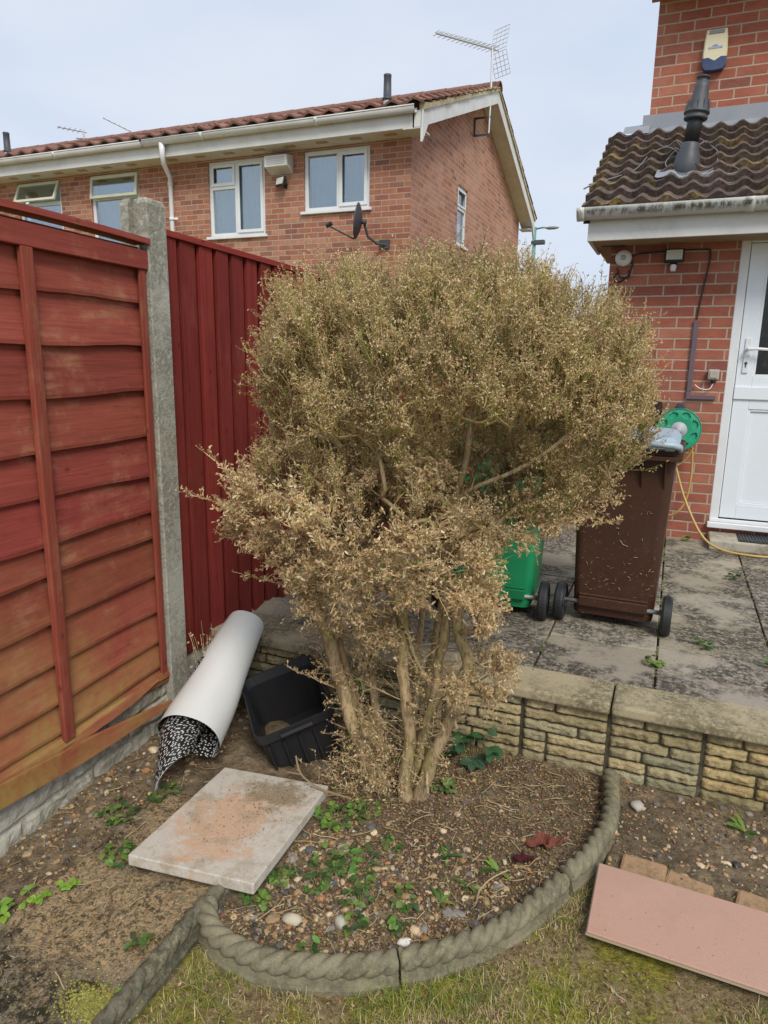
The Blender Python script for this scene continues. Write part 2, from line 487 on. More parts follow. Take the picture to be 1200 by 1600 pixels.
def bark_mat():
    m = NT('shrub_bark')
    c = m.mix(m.noise(10, 5, .65), (.40, .29, .165), (.54, .41, .245))
    c = m.mix(m.ramp(m.noise(5, 5, .6), [(.47, 0), (.62, .75)]), c, (.29, .26, .085))
    c = m.mix(m.ramp(m.noise(90, 4, .7, vec=m.mapv(m.obj(), (1, 1, .25))), [(.36, .7), (.55, 0)]), c, (.09, .06, .035))
    m.bump(m.math('ADD', m.noise(80, 5, .7, vec=m.mapv(m.obj(), (1, 1, .3))), m.noise(18, 3)), .7, .006)
    return m.fin(c, .85, .2)
M_bark = bark_mat()

def soil_mat():
    m = NT('garden_soil')
    c = m.ramp(m.noise(22, 7, .72), [(.3, (.085, .064, .044)), (.45, (.20, .15, .098)), (.57, (.34, .26, .165)), (.70, (.46, .36, .24))])
    c = m.mix(m.ramp(m.noise(2.4, 5, .6), [(.38, .7), (.55, 0)]), c, m.mix(m.noise(90, 4, .7), (.07, .052, .035), (.20, .15, .095)))
    c = m.mix(m.ramp(m.vor(120), [(.15, .8), (.3, 0)]), c, (.30, .24, .16))
    m.bump(m.math('ADD', m.noise(35, 7, .75), m.math('MULTIPLY', m.noise(160, 4, .7), .5)), 1.0, .02)
    return m.fin(c, .95, .1)
M_soil = soil_mat()
def lawn_mat():
    m = NT('mossy_lawn_soil')
    n1 = m.noise(4.5, 7, .72)
    c = m.ramp(n1, [(.34, (.30, .21, .12)), (.46, (.44, .34, .18)), (.53, (.36, .31, .09)), (.61, (.44, .41, .07)), (.75, (.30, .30, .07))])
    c = m.mix(m.ramp(m.noise(70, 5, .75), [(.35, .75), (.58, 0)]), c, (.055, .045, .02))
    m.bump(m.math('ADD', m.noise(28, 6, .75), m.math('MULTIPLY', m.noise(140, 4, .8), .6)), 1.0, .02)
    return m.fin(c, .95, .1)
M_lawn = lawn_mat()

# ================================================================== SETTING
# ground sheet to the horizon
g = MB(); g.add([(-300, -60, -.06), (300, -60, -.06), (300, 500, -.06), (-300, 500, -.06)], [(0, 1, 2, 3)])
tag(g.build('ground', M_lawn), kind='structure')

def fbm(x, y, s=1.0, o=4):
    return noise.fractal(Vector((x * s, y * s, 3.7)), .9, 2.1, o)

BED = [(-1.30, 1.62), (-1.11, 1.37), (-.99, 1.30), (-.86, 1.285), (-.74, 1.31), (-.62, 1.365), (-.52, 1.43), (-.43, 1.50), (-.35, 1.58), (-.29, 1.66), (-.24, 1.75), (-.20, 1.83), (-.16, 1.91), (-.12, 2.01), (-.10, 2.11), (-.075, 2.20), (-.07, 2.28), (-.075, 2.4), (-.09, 2.52)]
def soilz(x, y):
    z = .022 + .012 * fbm(x, y, 5) + .006 * fbm(x, y, 22, 3)
    z += .035 * math.exp(-((x + .78) ** 2 + (y - 2.15) ** 2) / .06)
    return z

s = MB()
NX, NY = 230, 140
s.grid(lambda a, b: (-2.15 + 3.2 * a, 1.0 + 1.62 * b, soilz(-2.15 + 3.2 * a, 1.0 + 1.62 * b) - (.045 if inside_lawn(-2.15 + 3.2 * a, 1.0 + 1.62 * b) else 0)), NX, NY) if False else None

def bed_side(x, y):
    """>0 inside the curved bed / soil areas, <0 on the lawn."""
    # front line of the soil as y threshold for x
    if x < -1.11: return 1
    if x < -.07:
        for (x0, y0), (x1, y1) in zip(BED[1:], BED[2:]):
            if x0 <= x <= x1: return y - (y0 + (y1 - y0) * (x - x0) / (x1 - x0 + 1e-9))
        return 1
    return y - 2.05
s.grid(lambda a, b: (lambda x, y: (x, y, soilz(x, y) if bed_side(x, y) > 0 else -.04))(-2.15 + 4.2 * a, .2 + 2.42 * b), 300, 180)
tag(s.build('soil', M_soil, smooth=True), kind='structure')

s = MB()
def lawnz(x, y):
    z = .004 + .010 * fbm(x, y, 4) + .008 * fbm(x, y, 18, 3)
    if bed_side(x, y) > .0: z = -.05
    if x < -1.09: z = -.05
    return z
s.grid(lambda a, b: (lambda x, y: (x, y, lawnz(x, y)))(-1.15 + 3.4 * a, -.3 + 2.5 * b), 300, 220)
tag(s.build('lawn', M_lawn, smooth=True), kind='structure')

# mossy concrete path at the left
s = MB()
def pathz(x, y): return .030 + .004 * fbm(x, y, 6) + .003 * fbm(x, y, 30, 3)
def pathpt(a, b):
    y = -.2 + 2.02 * b
    xl = -1.60 + .03 * fbm(0, y, 7, 3) - .03 * b
    xr = -1.135
    x = xl + (xr - xl) * a
    e = min(a, 1 - a, (1 - b) * 3)
    return (x, y, pathz(x, y) - (.03 if e < .012 else 0))
s.grid(pathpt, 60, 180)
tag(s.build('path', M_path, smooth=True), kind='structure')

# patio of paving slabs on a bed
PZ = .32
s = MB()
s.box((-2.0, 2.66, .0), (4.2, 9.5, PZ - .022), 1)
cols_x = [-2.0, -1.36, -.91, -.45, .04, .52, 1.0, 1.6, 2.2, 2.8, 3.5, 4.2]
prs = random.Random(3)
for i in range(len(cols_x) - 1):
    if i == 4: ys = [2.765, 3.0, 3.27, 3.75, 4.21, 4.67, 5.13, 5.6]
    elif i == 5: ys = [2.765, 2.92, 3.2, 3.66, 3.98, 4.44, 4.9, 5.6]
    else:
        ys = [2.765]; y = 2.765 + prs.choice([.22, .45, .6])
        while y < 9.3: ys.append(y); y += prs.choice([.45, .6, .6])
        ys.append(9.4)
    for a, b in zip(ys, ys[1:]):
        t = prs.uniform(.84, 1.12); dz = prs.uniform(-.0025, .0025)
        gp = .0045
        s.box((cols_x[i] + gp, a + gp, PZ - .04), (cols_x[i + 1] - gp, b - gp, PZ + dz), 0, (t, t * prs.uniform(.97, 1.02), t * prs.uniform(.92, 1.02)))
tag(s.build('patio', [M_patio, M_soil], bevel=.004), kind='structure')

# ================================================================== TERRACED HOUSES
def wall_holes(mb, P, U, Wd, z0, z1, holes, depth, Nn, mi=0, topf=None, u_off=0):
    """wall rectangle P + U*u, z between z0 and z1, holes (u0,u1,za,zb); depth of reveal along -Nn"""
    us = sorted({0, Wd} | {h[0] for h in holes} | {h[1] for h in holes})
    zs = sorted({z0, z1} | {h[2] for h in holes} | {h[3] for h in holes})
    P = Vector(P); U = Vector(U); Nn = Vector(Nn)
    def q(u, z, d=0): return P + U * u + Vector((0, 0, z - P.z)) - Nn * d
    flip = U.cross(Vector((0, 0, 1))).dot(Nn) < 0
    for a, b in zip(us, us[1:]):
        for c, d in zip(zs, zs[1:]):
            if any(h[0] <= a and b <= h[1] and h[2] <= c and d <= h[3] for h in holes): continue
            v = [q(a, c), q(b, c), q(b, d), q(a, d)]
            uv = [(a + u_off, c), (b + u_off, c), (b + u_off, d), (a + u_off, d)]
            mb.add(v, [(0, 1, 2, 3) if not flip else (3, 2, 1, 0)], mi, uv=uv)
    for (a, b, c, d) in holes:
        for (p1, p2) in (((a, c), (b, c)), ((b, c), (b, d)), ((b, d), (a, d)), ((a, d), (a, c))):
            v = [q(p1[0], p1[1]), q(p2[0], p2[1]), q(p2[0], p2[1], depth), q(p1[0], p1[1], depth)]
            mb.add(v, [(0, 1, 2, 3), ], mi, uv=[(p1[0], p1[1]), (p2[0], p2[1]), (p2[0] + depth, p2[1] + depth), (p1[0] + depth, p1[1] + depth)])

def window(parent, x0, x1, z0, z1, y, kind, curtain=True, frame=M_white, blind=False):
    """window in a wall that faces -Y; y = wall plane."""
    F = MB(); yy = y + .03
    t = .055
    sill = .05
    F.box((x0, yy, z0), (x0 + t, yy + .06, z1)); F.box((x1 - t, yy, z0), (x1, yy + .06, z1))
    F.box((x0 + t, yy, z1 - t), (x1 - t, yy + .06, z1)); F.box((x0 + t, yy, z0), (x1 - t, yy + .06, z0 + t))
    panes = []
    if kind == 'w1':
        xm = x0 + (x1 - x0) * .485; zt = z1 - .37
        F.box((xm - .028, yy - .001, z0 + t), (xm + .028, yy + .061, z1 - t))
        F.box((x0 + t, yy - .001, zt - .03), (xm - .028, yy + .061, zt + .03))
        for (a, b, c, d) in ((x0 + t, xm - .028, zt + .03, z1 - t), (xm + .028, x1 - t, z0 + t, z1 - t)):
            q = .035                                   # opening sash stands proud
            F.box((a - .01, yy - .018, c - .01), (a + q, yy - .002, d + .01)); F.box((b - q, yy - .018, c - .01), (b + .01, yy - .002, d + .01))
            F.box((a + q, yy - .018, d - q), (b - q, yy - .002, d + .01)); F.box((a + q, yy - .018, c - .01), (b - q, yy - .002, c + q))
        panes = [(x0 + t, xm - .028, z0 + t, zt - .03), (x0 + t, xm - .028, zt + .03, z1 - t), (xm + .028, x1 - t, z0 + t, z1 - t)]
    elif kind == 'w2':
        xm = x0 + (x1 - x0) * .52
        F.box((xm - .028, yy - .001, z0 + t), (xm + .028, yy + .061, z1 - t))
        a, b, c, d = xm + .028, x1 - t, z0 + t, z1 - t
        q = .04
        F.box((a - .01, yy - .018, c - .01), (a + q, yy - .002, d + .01)); F.box((b - q, yy - .018, c - .01), (b + .01, yy - .002, d + .01))
        F.box((a + q, yy - .018, d - q), (b - q, yy - .002, d + .01)); F.box((a + q, yy - .018, c - .01), (b - q, yy - .002, c + q))
        panes = [(x0 + t, xm - .028, z0 + t, z1 - t), (a, b, c, d)]
    elif kind == 'vent':
        zt = z1 - .36
        F.box((x0 + t, yy - .001, zt - .03), (x1 - t, yy + .061, zt + .03))
        panes = [(x0 + t, x1 - t, z0 + t, zt - .03)]
    F.box((x0 - .04, y - .045, z0 - .04), (x1 + .04, y + .09, z0 - .001))
    fr = F.build('window', frame, parent, bevel=.004)
    P = MB()
    for a, b, c, d in panes: P.box((a - .004, yy + .026, c - .004), (b + .004, yy + .034, d + .004))
    P.build('pane', M_glass, fr)
    if kind == 'vent':
        V = MB(); h = .36 - .01; ang = -R(24) if not blind else -R(8)
        T = Tm((0, yy - .006, z1 - .03), (ang, 0, 0))
        w_ = .045
        V.box((x0 + .02, -.035, -h), (x0 + .02 + w_, 0, 0), T=T); V.box((x1 - .02 - w_, -.035, -h), (x1 - .02, 0, 0), T=T)
        V.box((x0 + .02 + w_, -.035, -w_), (x1 - .02 - w_, 0, 0), T=T); V.box((x0 + .02 + w_, -.035, -h), (x1 - .02 - w_, 0, -h + w_), T=T)
        sash = V.build('vent_sash', M_cream, fr, bevel=.004)
        G = MB(); G.box((x0 + .02 + w_ - .003, -.022, -h + w_ - .003), (x1 - .02 - w_ + .003, -.014, -w_ + .003), T=T)
        G.build('vent_pane', M_glass, fr)
    if curtain:
        C_ = MB()
        def cf(a, b):
            x = x0 + .03 + (x1 - x0 - .06) * a
            return (x, yy + .16 + .016 * math.sin(x * 75 + 2 * math.sin(x * 9)), z0 + .02 + (z1 - z0 - .04) * b)
        C_.grid(cf, 90, 2)
        C_.build('curtain', M_curtain, fr, smooth=True)
    Rm = MB(); 
    Rm.box((x0 - .3, yy + .9, z0 - .3), (x1 + .3, yy + .95, z1 + .1)); Rm.box((x0 - .3, yy + .30, z0 - .32), (x1 + .3, yy + .95, z0 - .3))
    Rm.build('room', M_room, fr)
    return fr

GY, EY, EZ, RIDGEY, RIDGEZ = 9.6, 9.25, 4.86, 13.1, 6.30
GX = -3.643
BARX = -3.36
def tile_roof(name, mat, parent, x0, x1, ye, ze, yr, zr, tw, course, amp, seg=6, flip=False, thick=.022, ph=0, seed=1):
    """wavy interlocking tiles; each course has its own lip"""
    mb = MB(); rr = random.Random(seed)
    L = math.hypot(yr - ye, zr - ze); nc = max(1, round(L / course)); dy = (yr - ye) / L; dz = (zr - ze) / L
    nrm = (-dz, abs(dy)) if dy > 0 else (dz, abs(dy))
    ny, nz_ = (-dz * (1 if dy > 0 else -1), abs(dy))
    nt_ = int(round((x1 - x0) / tw)); tw = (x1 - x0) / nt_
    for c in range(nc):
        for t in range(nt_):
            tone = rr.uniform(.78, 1.18); colr = (tone, tone * rr.uniform(.94, 1.03), tone * rr.uniform(.92, 1.04))
            dx = rr.uniform(-.003, .003); lift = rr.uniform(0, .004)
            rows = []
            for (sd, hgt) in ((-.02, thick * .15), (-.02, thick + .006), (.5, thick * .75), (1.0, .004)):
                r_ = []
                for k in range(seg + 1):
                    a = k / seg
                    x = x0 + (t + a) * tw + dx * (0 < k < seg)
                    # roman profile: flat pan then roll
                    pr = amp * (.5 - .5 * math.cos(2 * PI * (a + ph))) ** 1.5
                    sl = (c + sd) * L / nc
                    h = pr + hgt + lift * (sd < .6) - (thick * .15 if False else 0)
                    if sd == -.02 and hgt < thick * .5: h = pr + hgt - .004
                    r_.append((x, ye + dy * sl + ny * h, ze + dz * sl + nz_ * h))
                rows.append(r_)
            mb.loft(rows, False, False, 0, colr, closed=False)
    return mb.build(name, mat, parent, smooth=False)

def terrace(label, x0, x1, wins, gable):
    t = thing('terraced_house', label, 'house', ((x0 + x1) / 2, GY, 0))
    org = Vector(t.location)
    pz = Matrix.Translation(-org)
    def B(mb, name, mats, **k):
        o = mb.build(name, mats, t, **k); o.matrix_parent_inverse = pz; return o
    Wm = MB()
    holes = [(a - x0, b - x0, c, d) for (a, b, c, d, *_r) in wins]
    # only the openings; z range 0..4.66
    wall_holes(Wm, (x0, GY, 0), (1, 0, 0), x1 - x0, -.1, 4.66, holes, .1, (0, -1, 0))
    if gable:
        gy1 = 16.6
        # gable wall with triangular head: slice in columns
        hole = (11.83 - GY, 12.40 - GY, 3.56, 4.50)
        N_ = 40
        edges = sorted({GY + (gy1 - GY) * i / N_ for i in range(N_ + 1)} | {11.83, 12.40, RIDGEY})
        for a, b in zip(edges, edges[1:]):
            def top(y): return 4.66 + (RIDGEZ - .10 - 4.66) * (1 - abs(y - RIDGEY) / (RIDGEY - GY + .12)) + .08
            segs = [(-.1, None)]
            if a >= 11.82 and b <= 12.41: segs = [(-.1, 3.56), (4.50, None)]
            for lo, hi in segs:
                za, zb = (hi, hi) if hi else (top(a), top(b))
                Wm.add([(GX, a, lo), (GX, b, lo), (GX, b, zb), (GX, a, za)], [(0, 1, 2, 3)], 1, uv=[(a, lo), (b, lo), (b, zb), (a, za)])
        for (p, q) in (((11.83, 3.56), (12.4, 3.56)), ((12.4, 3.56), (12.4, 4.5)), ((12.4, 4.5), (11.83, 4.5)), ((11.83, 4.5), (11.83, 3.56))):
            Wm.add([(GX, *p), (GX, *q), (GX - .1, *q), (GX - .1, *p)], [(0, 1, 2, 3)], 1, uv=[p, q, (q[0] + .1, q[1]), (p[0] + .1, p[1])])
        Wm.add([(GX, gy1, -.1), (GX - 4, gy1, -.1), (GX - 4, gy1, 4.6), (GX, gy1, 4.6)], [(0, 1, 2, 3)], 0, uv=[(0, 0), (4, 0), (4, 4.6), (0, 4.6)])
    B(Wm, 'wall', [M_brick_front, M_brick_gable])
    rx1 = BARX + .04 if gable else x1
    o = tile_roof('roof', M_tile_far, t, x0, rx1, EY - .06, EZ, RIDGEY, RIDGEZ, .30, .30, .055, seed=int(-x0)); o.matrix_parent_inverse = pz
    o = tile_roof('rear_roof', M_tile_far, t, x0, rx1, RIDGEY * 2 - EY + .06, EZ, RIDGEY, RIDGEZ, .30, .6, .05, seg=4, seed=int(-x0)); o.matrix_parent_inverse = pz
    Rg = MB()
    x = x0
    while x < rx1 - .05:
        e = min(x + .45, rx1)
        ring = lambda xx, r: [(xx, RIDGEY + r * 1.25 * math.cos(PI * k / 8), RIDGEZ + .0 + r * math.sin(PI * k / 8)) for k in range(9)]
        Rg.loft([ring(x, .105), ring(e - .004, .112)], False, False, closed=False); x = e
    B(Rg, 'ridge_tiles', M_tile_far, solid=.015)
    fx1 = GX + .16 if gable else x1
    Fm = MB(); Fm.box((x0, EY, 4.60), (fx1, EY + .02, 4.80))
    B(Fm, 'fascia', M_white_old)
    So = MB(); So.box((x0, EY + .02, 4.595), (fx1 - .0 if not gable else fx1, GY + .02, 4.61))
    B(So, 'soffit', M_soffit)
    v = x0 + .3; vm = NT('tan_vent').fin((.40, .30, .17), .8)
    while v < fx1 - .3:
        Ve = MB(); Ve.box((v, EY + .10, 4.588), (v + .17, EY + .19, 4.594)); B(Ve, 'soffit_vent', vm); v += .52
    
    Gt = MB()
    prof = lambda xx: [(xx, EY - .065 + .065 * math.cos(a), 4.83 - .0 + .075 * math.sin(a)) for a in [PI + PI * k / 8 for k in range(9)]]
    Gt.loft([prof(x0), prof(fx1 + .04)], False, False, closed=False)
    Gt2 = [prof(x0)]
    gx = x0 + 1.1
    Gt.box((x0, EY - .135, 4.822), (fx1 + .04, EY - .125, 4.836))
    while gx < fx1:
        pr2 = [[(xx, EY - .065 + .072 * math.cos(a), 4.83 + .083 * math.sin(a)) for a in [PI + PI * k / 8 for k in range(9)]] for xx in (gx, gx + .05)]
        Gt.loft(pr2, False, False, closed=False); gx += 1.9
    B(Gt, 'gutter', M_white_old, smooth=True, solid=.004)
    if gable:
        Bg = MB()
        def rz(y): return 4.80 + (RIDGEZ - .03 - 4.80) * (1 - abs(y - RIDGEY) / (RIDGEY - EY))
        H = .20
        for ya, yb in ((EY, RIDGEY), (RIDGEY, 2 * RIDGEY - EY)):
            Bg.add([(BARX, ya, rz(ya) - H), (BARX, yb, rz(yb) - H), (BARX, yb, rz(yb)), (BARX, ya, rz(ya)),
                    (BARX - .022, ya, rz(ya) - H), (BARX - .022, yb, rz(yb) - H), (BARX - .022, yb, rz(yb)), (BARX - .022, ya, rz(ya))],
                   [(0, 1, 2, 3), (7, 6, 5, 4), (0, 4, 5, 1), (3, 2, 6, 7)])
        # boxed ends
        for ya in (EY, 2 * RIDGEY - EY):
            d = .30 if ya == EY else -.30
            Bg.add([(BARX + .003, ya, 4.42), (BARX + .003, ya, 4.80), (BARX + .003, ya + d, 4.80), (BARX - .03, ya, 4.42), (BARX - .03, ya, 4.80), (BARX - .03, ya + d, 4.80)],
                   [(0, 2, 1), (3, 4, 5), (0, 1, 4, 3), (1, 2, 5, 4), (2, 0, 3, 5)])
            Bg.box((fx1 - .02, min(ya, ya + .02), 4.595), (BARX - .024, max(ya, ya + .02), 4.80))
            Bg.box((GX + .004, min(ya, ya + d * 1.15), 4.585), (BARX - .024, max(ya, ya + d * 1.15), 4.60))
        B(Bg, 'barge_board', M_white_old)
        Bs = MB()
        for ya, yb in ((EY, RIDGEY), (RIDGEY, 2 * RIDGEY - EY)):
            Bs.add([(BARX - .024, ya, rz(ya) - H + .015), (BARX - .024, yb, rz(yb) - H + .015), (GX + .003, yb, rz(yb) - H + .015), (GX + .003, ya, rz(ya) - H + .015)], [(0, 1, 2, 3)])
        B(Bs, 'verge_soffit', M_soffit)
        Vm = MB(); rr = random.Random(9)
        for sgn in (1, -1):
            L = RIDGEY - EY; n = 13
            for k in range(n):
                a = EY + L * k / n; b = EY + L * (k + 1) / n - .01
                if sgn < 0: a, b = 2 * RIDGEY - a, 2 * RIDGEY - b
                h0 = .0; j = rr.uniform(-.006, .01)
                za, zb = rz(a) , rz(b)
                v = []
                for x in (BARX - .05, BARX + .025 + j):
                    v += [(x, a, za + h0), (x, b, zb + h0), (x, b, zb + .055), (x, a, za + .085)]
                Vm.add(v, [(4, 5, 6, 7), (3, 2, 1, 0), (7, 6, 2, 3), (4, 7, 3, 0), (5, 1, 2, 6), (0, 1, 5, 4)])
        B(Vm, 'verge_mortar', concrete_mat('verge_mortar', (.50, .43, .28), (.58, .52, .36), (.2, .17, .1), (.5, .45, .15)))
    for wdef in wins:
        a, b, c, d, kind, cur, fr, bl = wdef
        window(t, a, b, c, d, GY, kind, cur, fr, bl).matrix_parent_inverse = pz
    if gable:
        Fw = MB(); x = GX - .03
        for (ya, yb, za, zb) in ((11.83, 12.40, 3.56, 3.61), (11.83, 12.40, 4.45, 4.50), (11.83, 11.88, 3.61, 4.45), (12.35, 12.40, 3.61, 4.45), (11.88, 12.35, 4.13, 4.18)):
            Fw.box((x - .06, ya, za), (x, yb, zb))
        for (ya, yb, za, zb) in ((11.875, 12.355, 4.18, 4.21), (11.875, 12.355, 4.42, 4.455), (11.875, 11.91, 4.21, 4.42), (12.32, 12.355, 4.21, 4.42)):
            Fw.box((x + .002, ya, za), (x + .018, yb, zb))
        Fw.box((GX - .02, 11.80, 3.52), (GX + .04, 12.43, 3.558))
        fr = B(Fw, 'gable_window', M_white, bevel=.004)
        Pw = MB(); Pw.box((x - .034, 11.875, 3.605), (x - .026, 12.355, 4.455))
        Pw.build('pane', M_glass, fr)
        Pw = MB(); Pw.grid(lambda a, b: (x - .16 + .012 * math.sin(a * 40), 11.86 + .3 * a, 3.6 + .85 * b), 40, 2)
        Pw.build('curtain', M_curtain, fr)
        Pw = MB(); Pw.box((x - .8, 11.5, 3.3), (x - .75, 12.7, 4.6)); Pw.build('room', M_room, fr)
    return t, pz

tA, pzA = terrace('red brick end-of-terrace house with white fascia, two white windows and a plain brick gable', -7.9, GX,
        [(-7.01, -5.99, 3.47, 4.56, 'w1', True, M_white, False), (-5.32, -4.265, 3.74, 4.56, 'w2', True, M_white, False)], True)
tB, pzB = terrace('red brick mid-terrace house at far left with two cream top-opening vent windows', -16.5, -7.9,
        [(-9.40, -8.37, 3.30, 4.56, 'vent', True, M_white, True), (-11.07, -10.07, 3.30, 4.56, 'vent', True, M_white, False), (-14.2, -13.0, 3.30, 4.56, 'w1', True, M_white, False)], False)
# downpipe between the two
dp = MB()
dp.tube([(-7.53, EY - .065, 4.80), (-7.53, EY - .065, 4.60), (-7.55, EY - .02, 4.50), (-7.66, GY - .10, 4.38), (-7.70, GY - .045, 4.28), (-7.705, GY - .04, 3.4), (-7.705, GY - .04, .3)], [.05, .036, .034, .034, .034, .034, .034], 12)
for z in (4.27, 3.75, 2.2): dp.tube([(-7.705, GY - .04, z), (-7.705, GY - .04, z + .05)], .043, 12)
for z in (3.76,): dp.box((-7.76, GY - .012, z), (-7.62, GY - .002, z + .04))
o = dp.build('downpipe', M_white, tA, smooth=True); o.matrix_parent_inverse = pzA

def roof_z(y): return EZ + (RIDGEZ - EZ) * (y - EY) / (RIDGEY - EY)
for (fx, lab, tp) in ((-3.93, 'short grey roof flue rising near the gable end of the terrace', None), (-11.0, 'short grey roof flue at far left above the vent windows', None)):
    t = thing('roof_flue', lab, 'flue', (fx, 9.40, roof_z(9.40) - .04), group='flues on the terrace roof')
    f1 = MB(); f1.lathe([(.055, -.05), (.055, .13), (.05, .14)], 14); f1.build('flue_base', M_hub, t, smooth=True)
    f1 = MB(); f1.lathe([(.068, .14), (.068, .165), (.055, .17), (.05, .42), (.053, .425), (.053, .45), (.04, .455)], 14); f1.build('flue_pipe', M_dark, t, smooth=True)

# satellite dish
t = thing('satellite_dish', 'dark grey satellite dish on a curved arm, seen almost edge-on on the brick wall', 'satellite dish', (-4.0, GY, 3.22))
o = MB(); o.box((-.09, -.03, -.05), (.06, -.004, .07)); o.tube([(0, -.02, .0), (-.08, -.14, .0), (-.17, -.26, .08), (-.19, -.33, .24)], .018, 8)
o.build('mounting_arm', M_dark, t, smooth=False)
Td = Matrix.Translation((-.27, -.38, .27)) @ Vector((-.955, -.26, .13)).to_track_quat('Z', 'Y').to_matrix().to_4x4()
o = MB(); o.lathe([(.001, -.055), (.08, -.05), (.16, -.03), (.225, 0), (.24, .012), (.232, .014), (.16, -.022), (.08, -.042), (.001, -.047)], 28, T=Td, cap=False)
o.tube([Td @ Vector((0, 0, -.05)), Td @ Vector((0, 0, -.12))], .035, 8); o.build('dish', M_dark, t, smooth=True)
o = MB(); a = Td @ Vector((0, 0, 0)); lo = Vector((-.33, -.37, .04)); tip = Vector((-.68, -.47, .22))
o.tube([lo, tip], .013, 6); o.tube([tip + Vector((-.03, 0, -.01)), tip + Vector((.05, .01, .03))], .03, 8); o.build('receiver_arm', M_black, t)

# vent box and floodlight on the terrace
t = thing('vent_box', 'white weathered wall box hung between the two upstairs windows', 'vent box', (-5.68, GY, 4.28))
o = MB(); o.add([(-.19, -.20, .07), (.19, -.20, .07), (.19, -.003, -.0), (-.19, -.003, .0), (-.19, -.20, .22), (.19, -.20, .22), (.19, -.003, .25), (-.19, -.003, .25)], [(0, 3, 2, 1), (4, 5, 6, 7), (0, 1, 5, 4), (1, 2, 6, 5), (2, 3, 7, 6), (3, 0, 4, 7)]); o.build('casing', M_white_old, t, bevel=.008)
o = MB()
for k in range(5): o.box((-.15, -.204, .10 + k * .022), (.15, -.2005, .108 + k * .022))
o.build('grille', M_hub, t)
def floodlight(name, label, loc, rotz, s=1.0, sensor=False):
    t = thing(name, label, 'floodlight', loc, (0, 0, rotz)); t.scale = (s, s, s)
    o = MB(); o.tube([(0, -.005, 0), (0, -.05, 0), (0, -.07, .03)], .012, 8); o.box((-.03, -.012, -.03), (.03, -.002, .03)); o.build('bracket', M_black, t)
    T = Tm((0, -.09, .04), (R(-15), 0, 0))
    o = MB(); o.box((-.085, -.02, -.06), (.085, .012, .06), T=T); o.box((-.07, .012, -.045), (.07, .03, .045), T=T)
    for k in range(6): o.box((-.065 + k * .025, .030, -.04), (-.058 + k * .025, .04, .04), T=T)
    h = o.build('housing', M_black, t, bevel=.003)
    o = MB(); o.box((-.068, -.026, -.043), (.068, -.0205, .045), T=T); o.build('lens', M_lens, h)
    if sensor:
        o = MB(); o.lathe([(.02, -.05), (.026, -.03), (.026, .0), (.02, .01)], 12, T=Tm((0, -.10, -.045))); o.build('motion_sensor', M_white, t, smooth=True)
    return t
floodlight('floodlight', 'small dark floodlight under the white wall box on the terrace', (-5.62, GY, 4.12), R(-20), 1.1)

def aerial(label, mast, base, dirv, L, n, elen, refl, s, group=None):
    t = thing('tv_aerial', label, 'TV aerial', base, group=group)
    o = MB(); o.tube([(0, 0, 0), (.01, 0, mast * .5), (.0, 0, mast)], .014 * s, 6); o.build('mast', M_alu, t)
    d = Vector(dirv).normalized(); side = d.cross(Vector((0, 0, 1))).normalized(); upv = side.cross(d).normalized()
    c = Vector((0, 0, mast - .04)); a = c - d * L * .12; b = c + d * L
    o = MB(); o.tube([a, b], .010 * s, 6)
    for k in range(n):
        p = a + (b - a) * ((k + 1.5) / (n + .8)); l = elen * (1 - .35 * k / n) / 2
        o.tube([p - side * l, p + side * l], .0045 * s, 5)
        if refl: o.tube([p - side * l * .55 + upv * .03, p + side * l * .55 + upv * .03], .004 * s, 4); o.tube([p - upv * .0, p + upv * .03], .004, 4)
    o.build('boom', M_alu, t)
    if refl:
        o = MB()
        for sg in (1, -1):
            p0 = a + upv * .02 * sg; q = -d * .10 + upv * .34 * sg
            ln = [side * x for x in (-.17, -.085, 0, .085, .17)]
            for x in ln: o.tube([p0 + x, p0 + q + x], .0045, 4)
            for k in range(6):
                r_ = p0 + q * (k / 5); o.tube([r_ - side * .17, r_ + side * .17], .0045, 4)
        o.build('reflector', M_alu, t)
    return t
t = aerial('large TV aerial with mesh reflector on a mast above the brick gable', 1.36, (-3.375, 12.6, 5.42), (-.45, -.85, -.09), 1.30, 13, .30, True, 1.2)
o = MB(); o.box((-.26, -.012, .03), (-.235, .012, .30)); o.box((-.26, -.012, .0), (.02, .012, .03)); o.box((-.26, -.012, .27), (.02, .012, .30)); o.tube([(0, 0, 0), (0, -.03, 0)], .03, 6); o.build('bracket', M_dark, t)
aerial('slanting TV aerial with long boom behind the terrace ridge, right of the other two', 1.02, (-12.3, 14.4, 5.75), (-.88, -.2, .42), 1.15, 8, .22, False, 1.7, 'thin aerials behind the terrace ridge')
aerial('small faint upright TV aerial behind the terrace ridge, between the two long ones', 1.05, (-14.2, 14.4, 6.05), (-.5, -.85, .0), .6, 5, .38, False, 1.6, 'thin aerials behind the terrace ridge')
aerial('low TV aerial with its boom nearly level behind the ridge at far left', 1.0, (-13.6, 14.6, 5.92), (-.98, -.1, .10), .95, 7, .18, False, 1.6, 'thin aerials behind the terrace ridge')

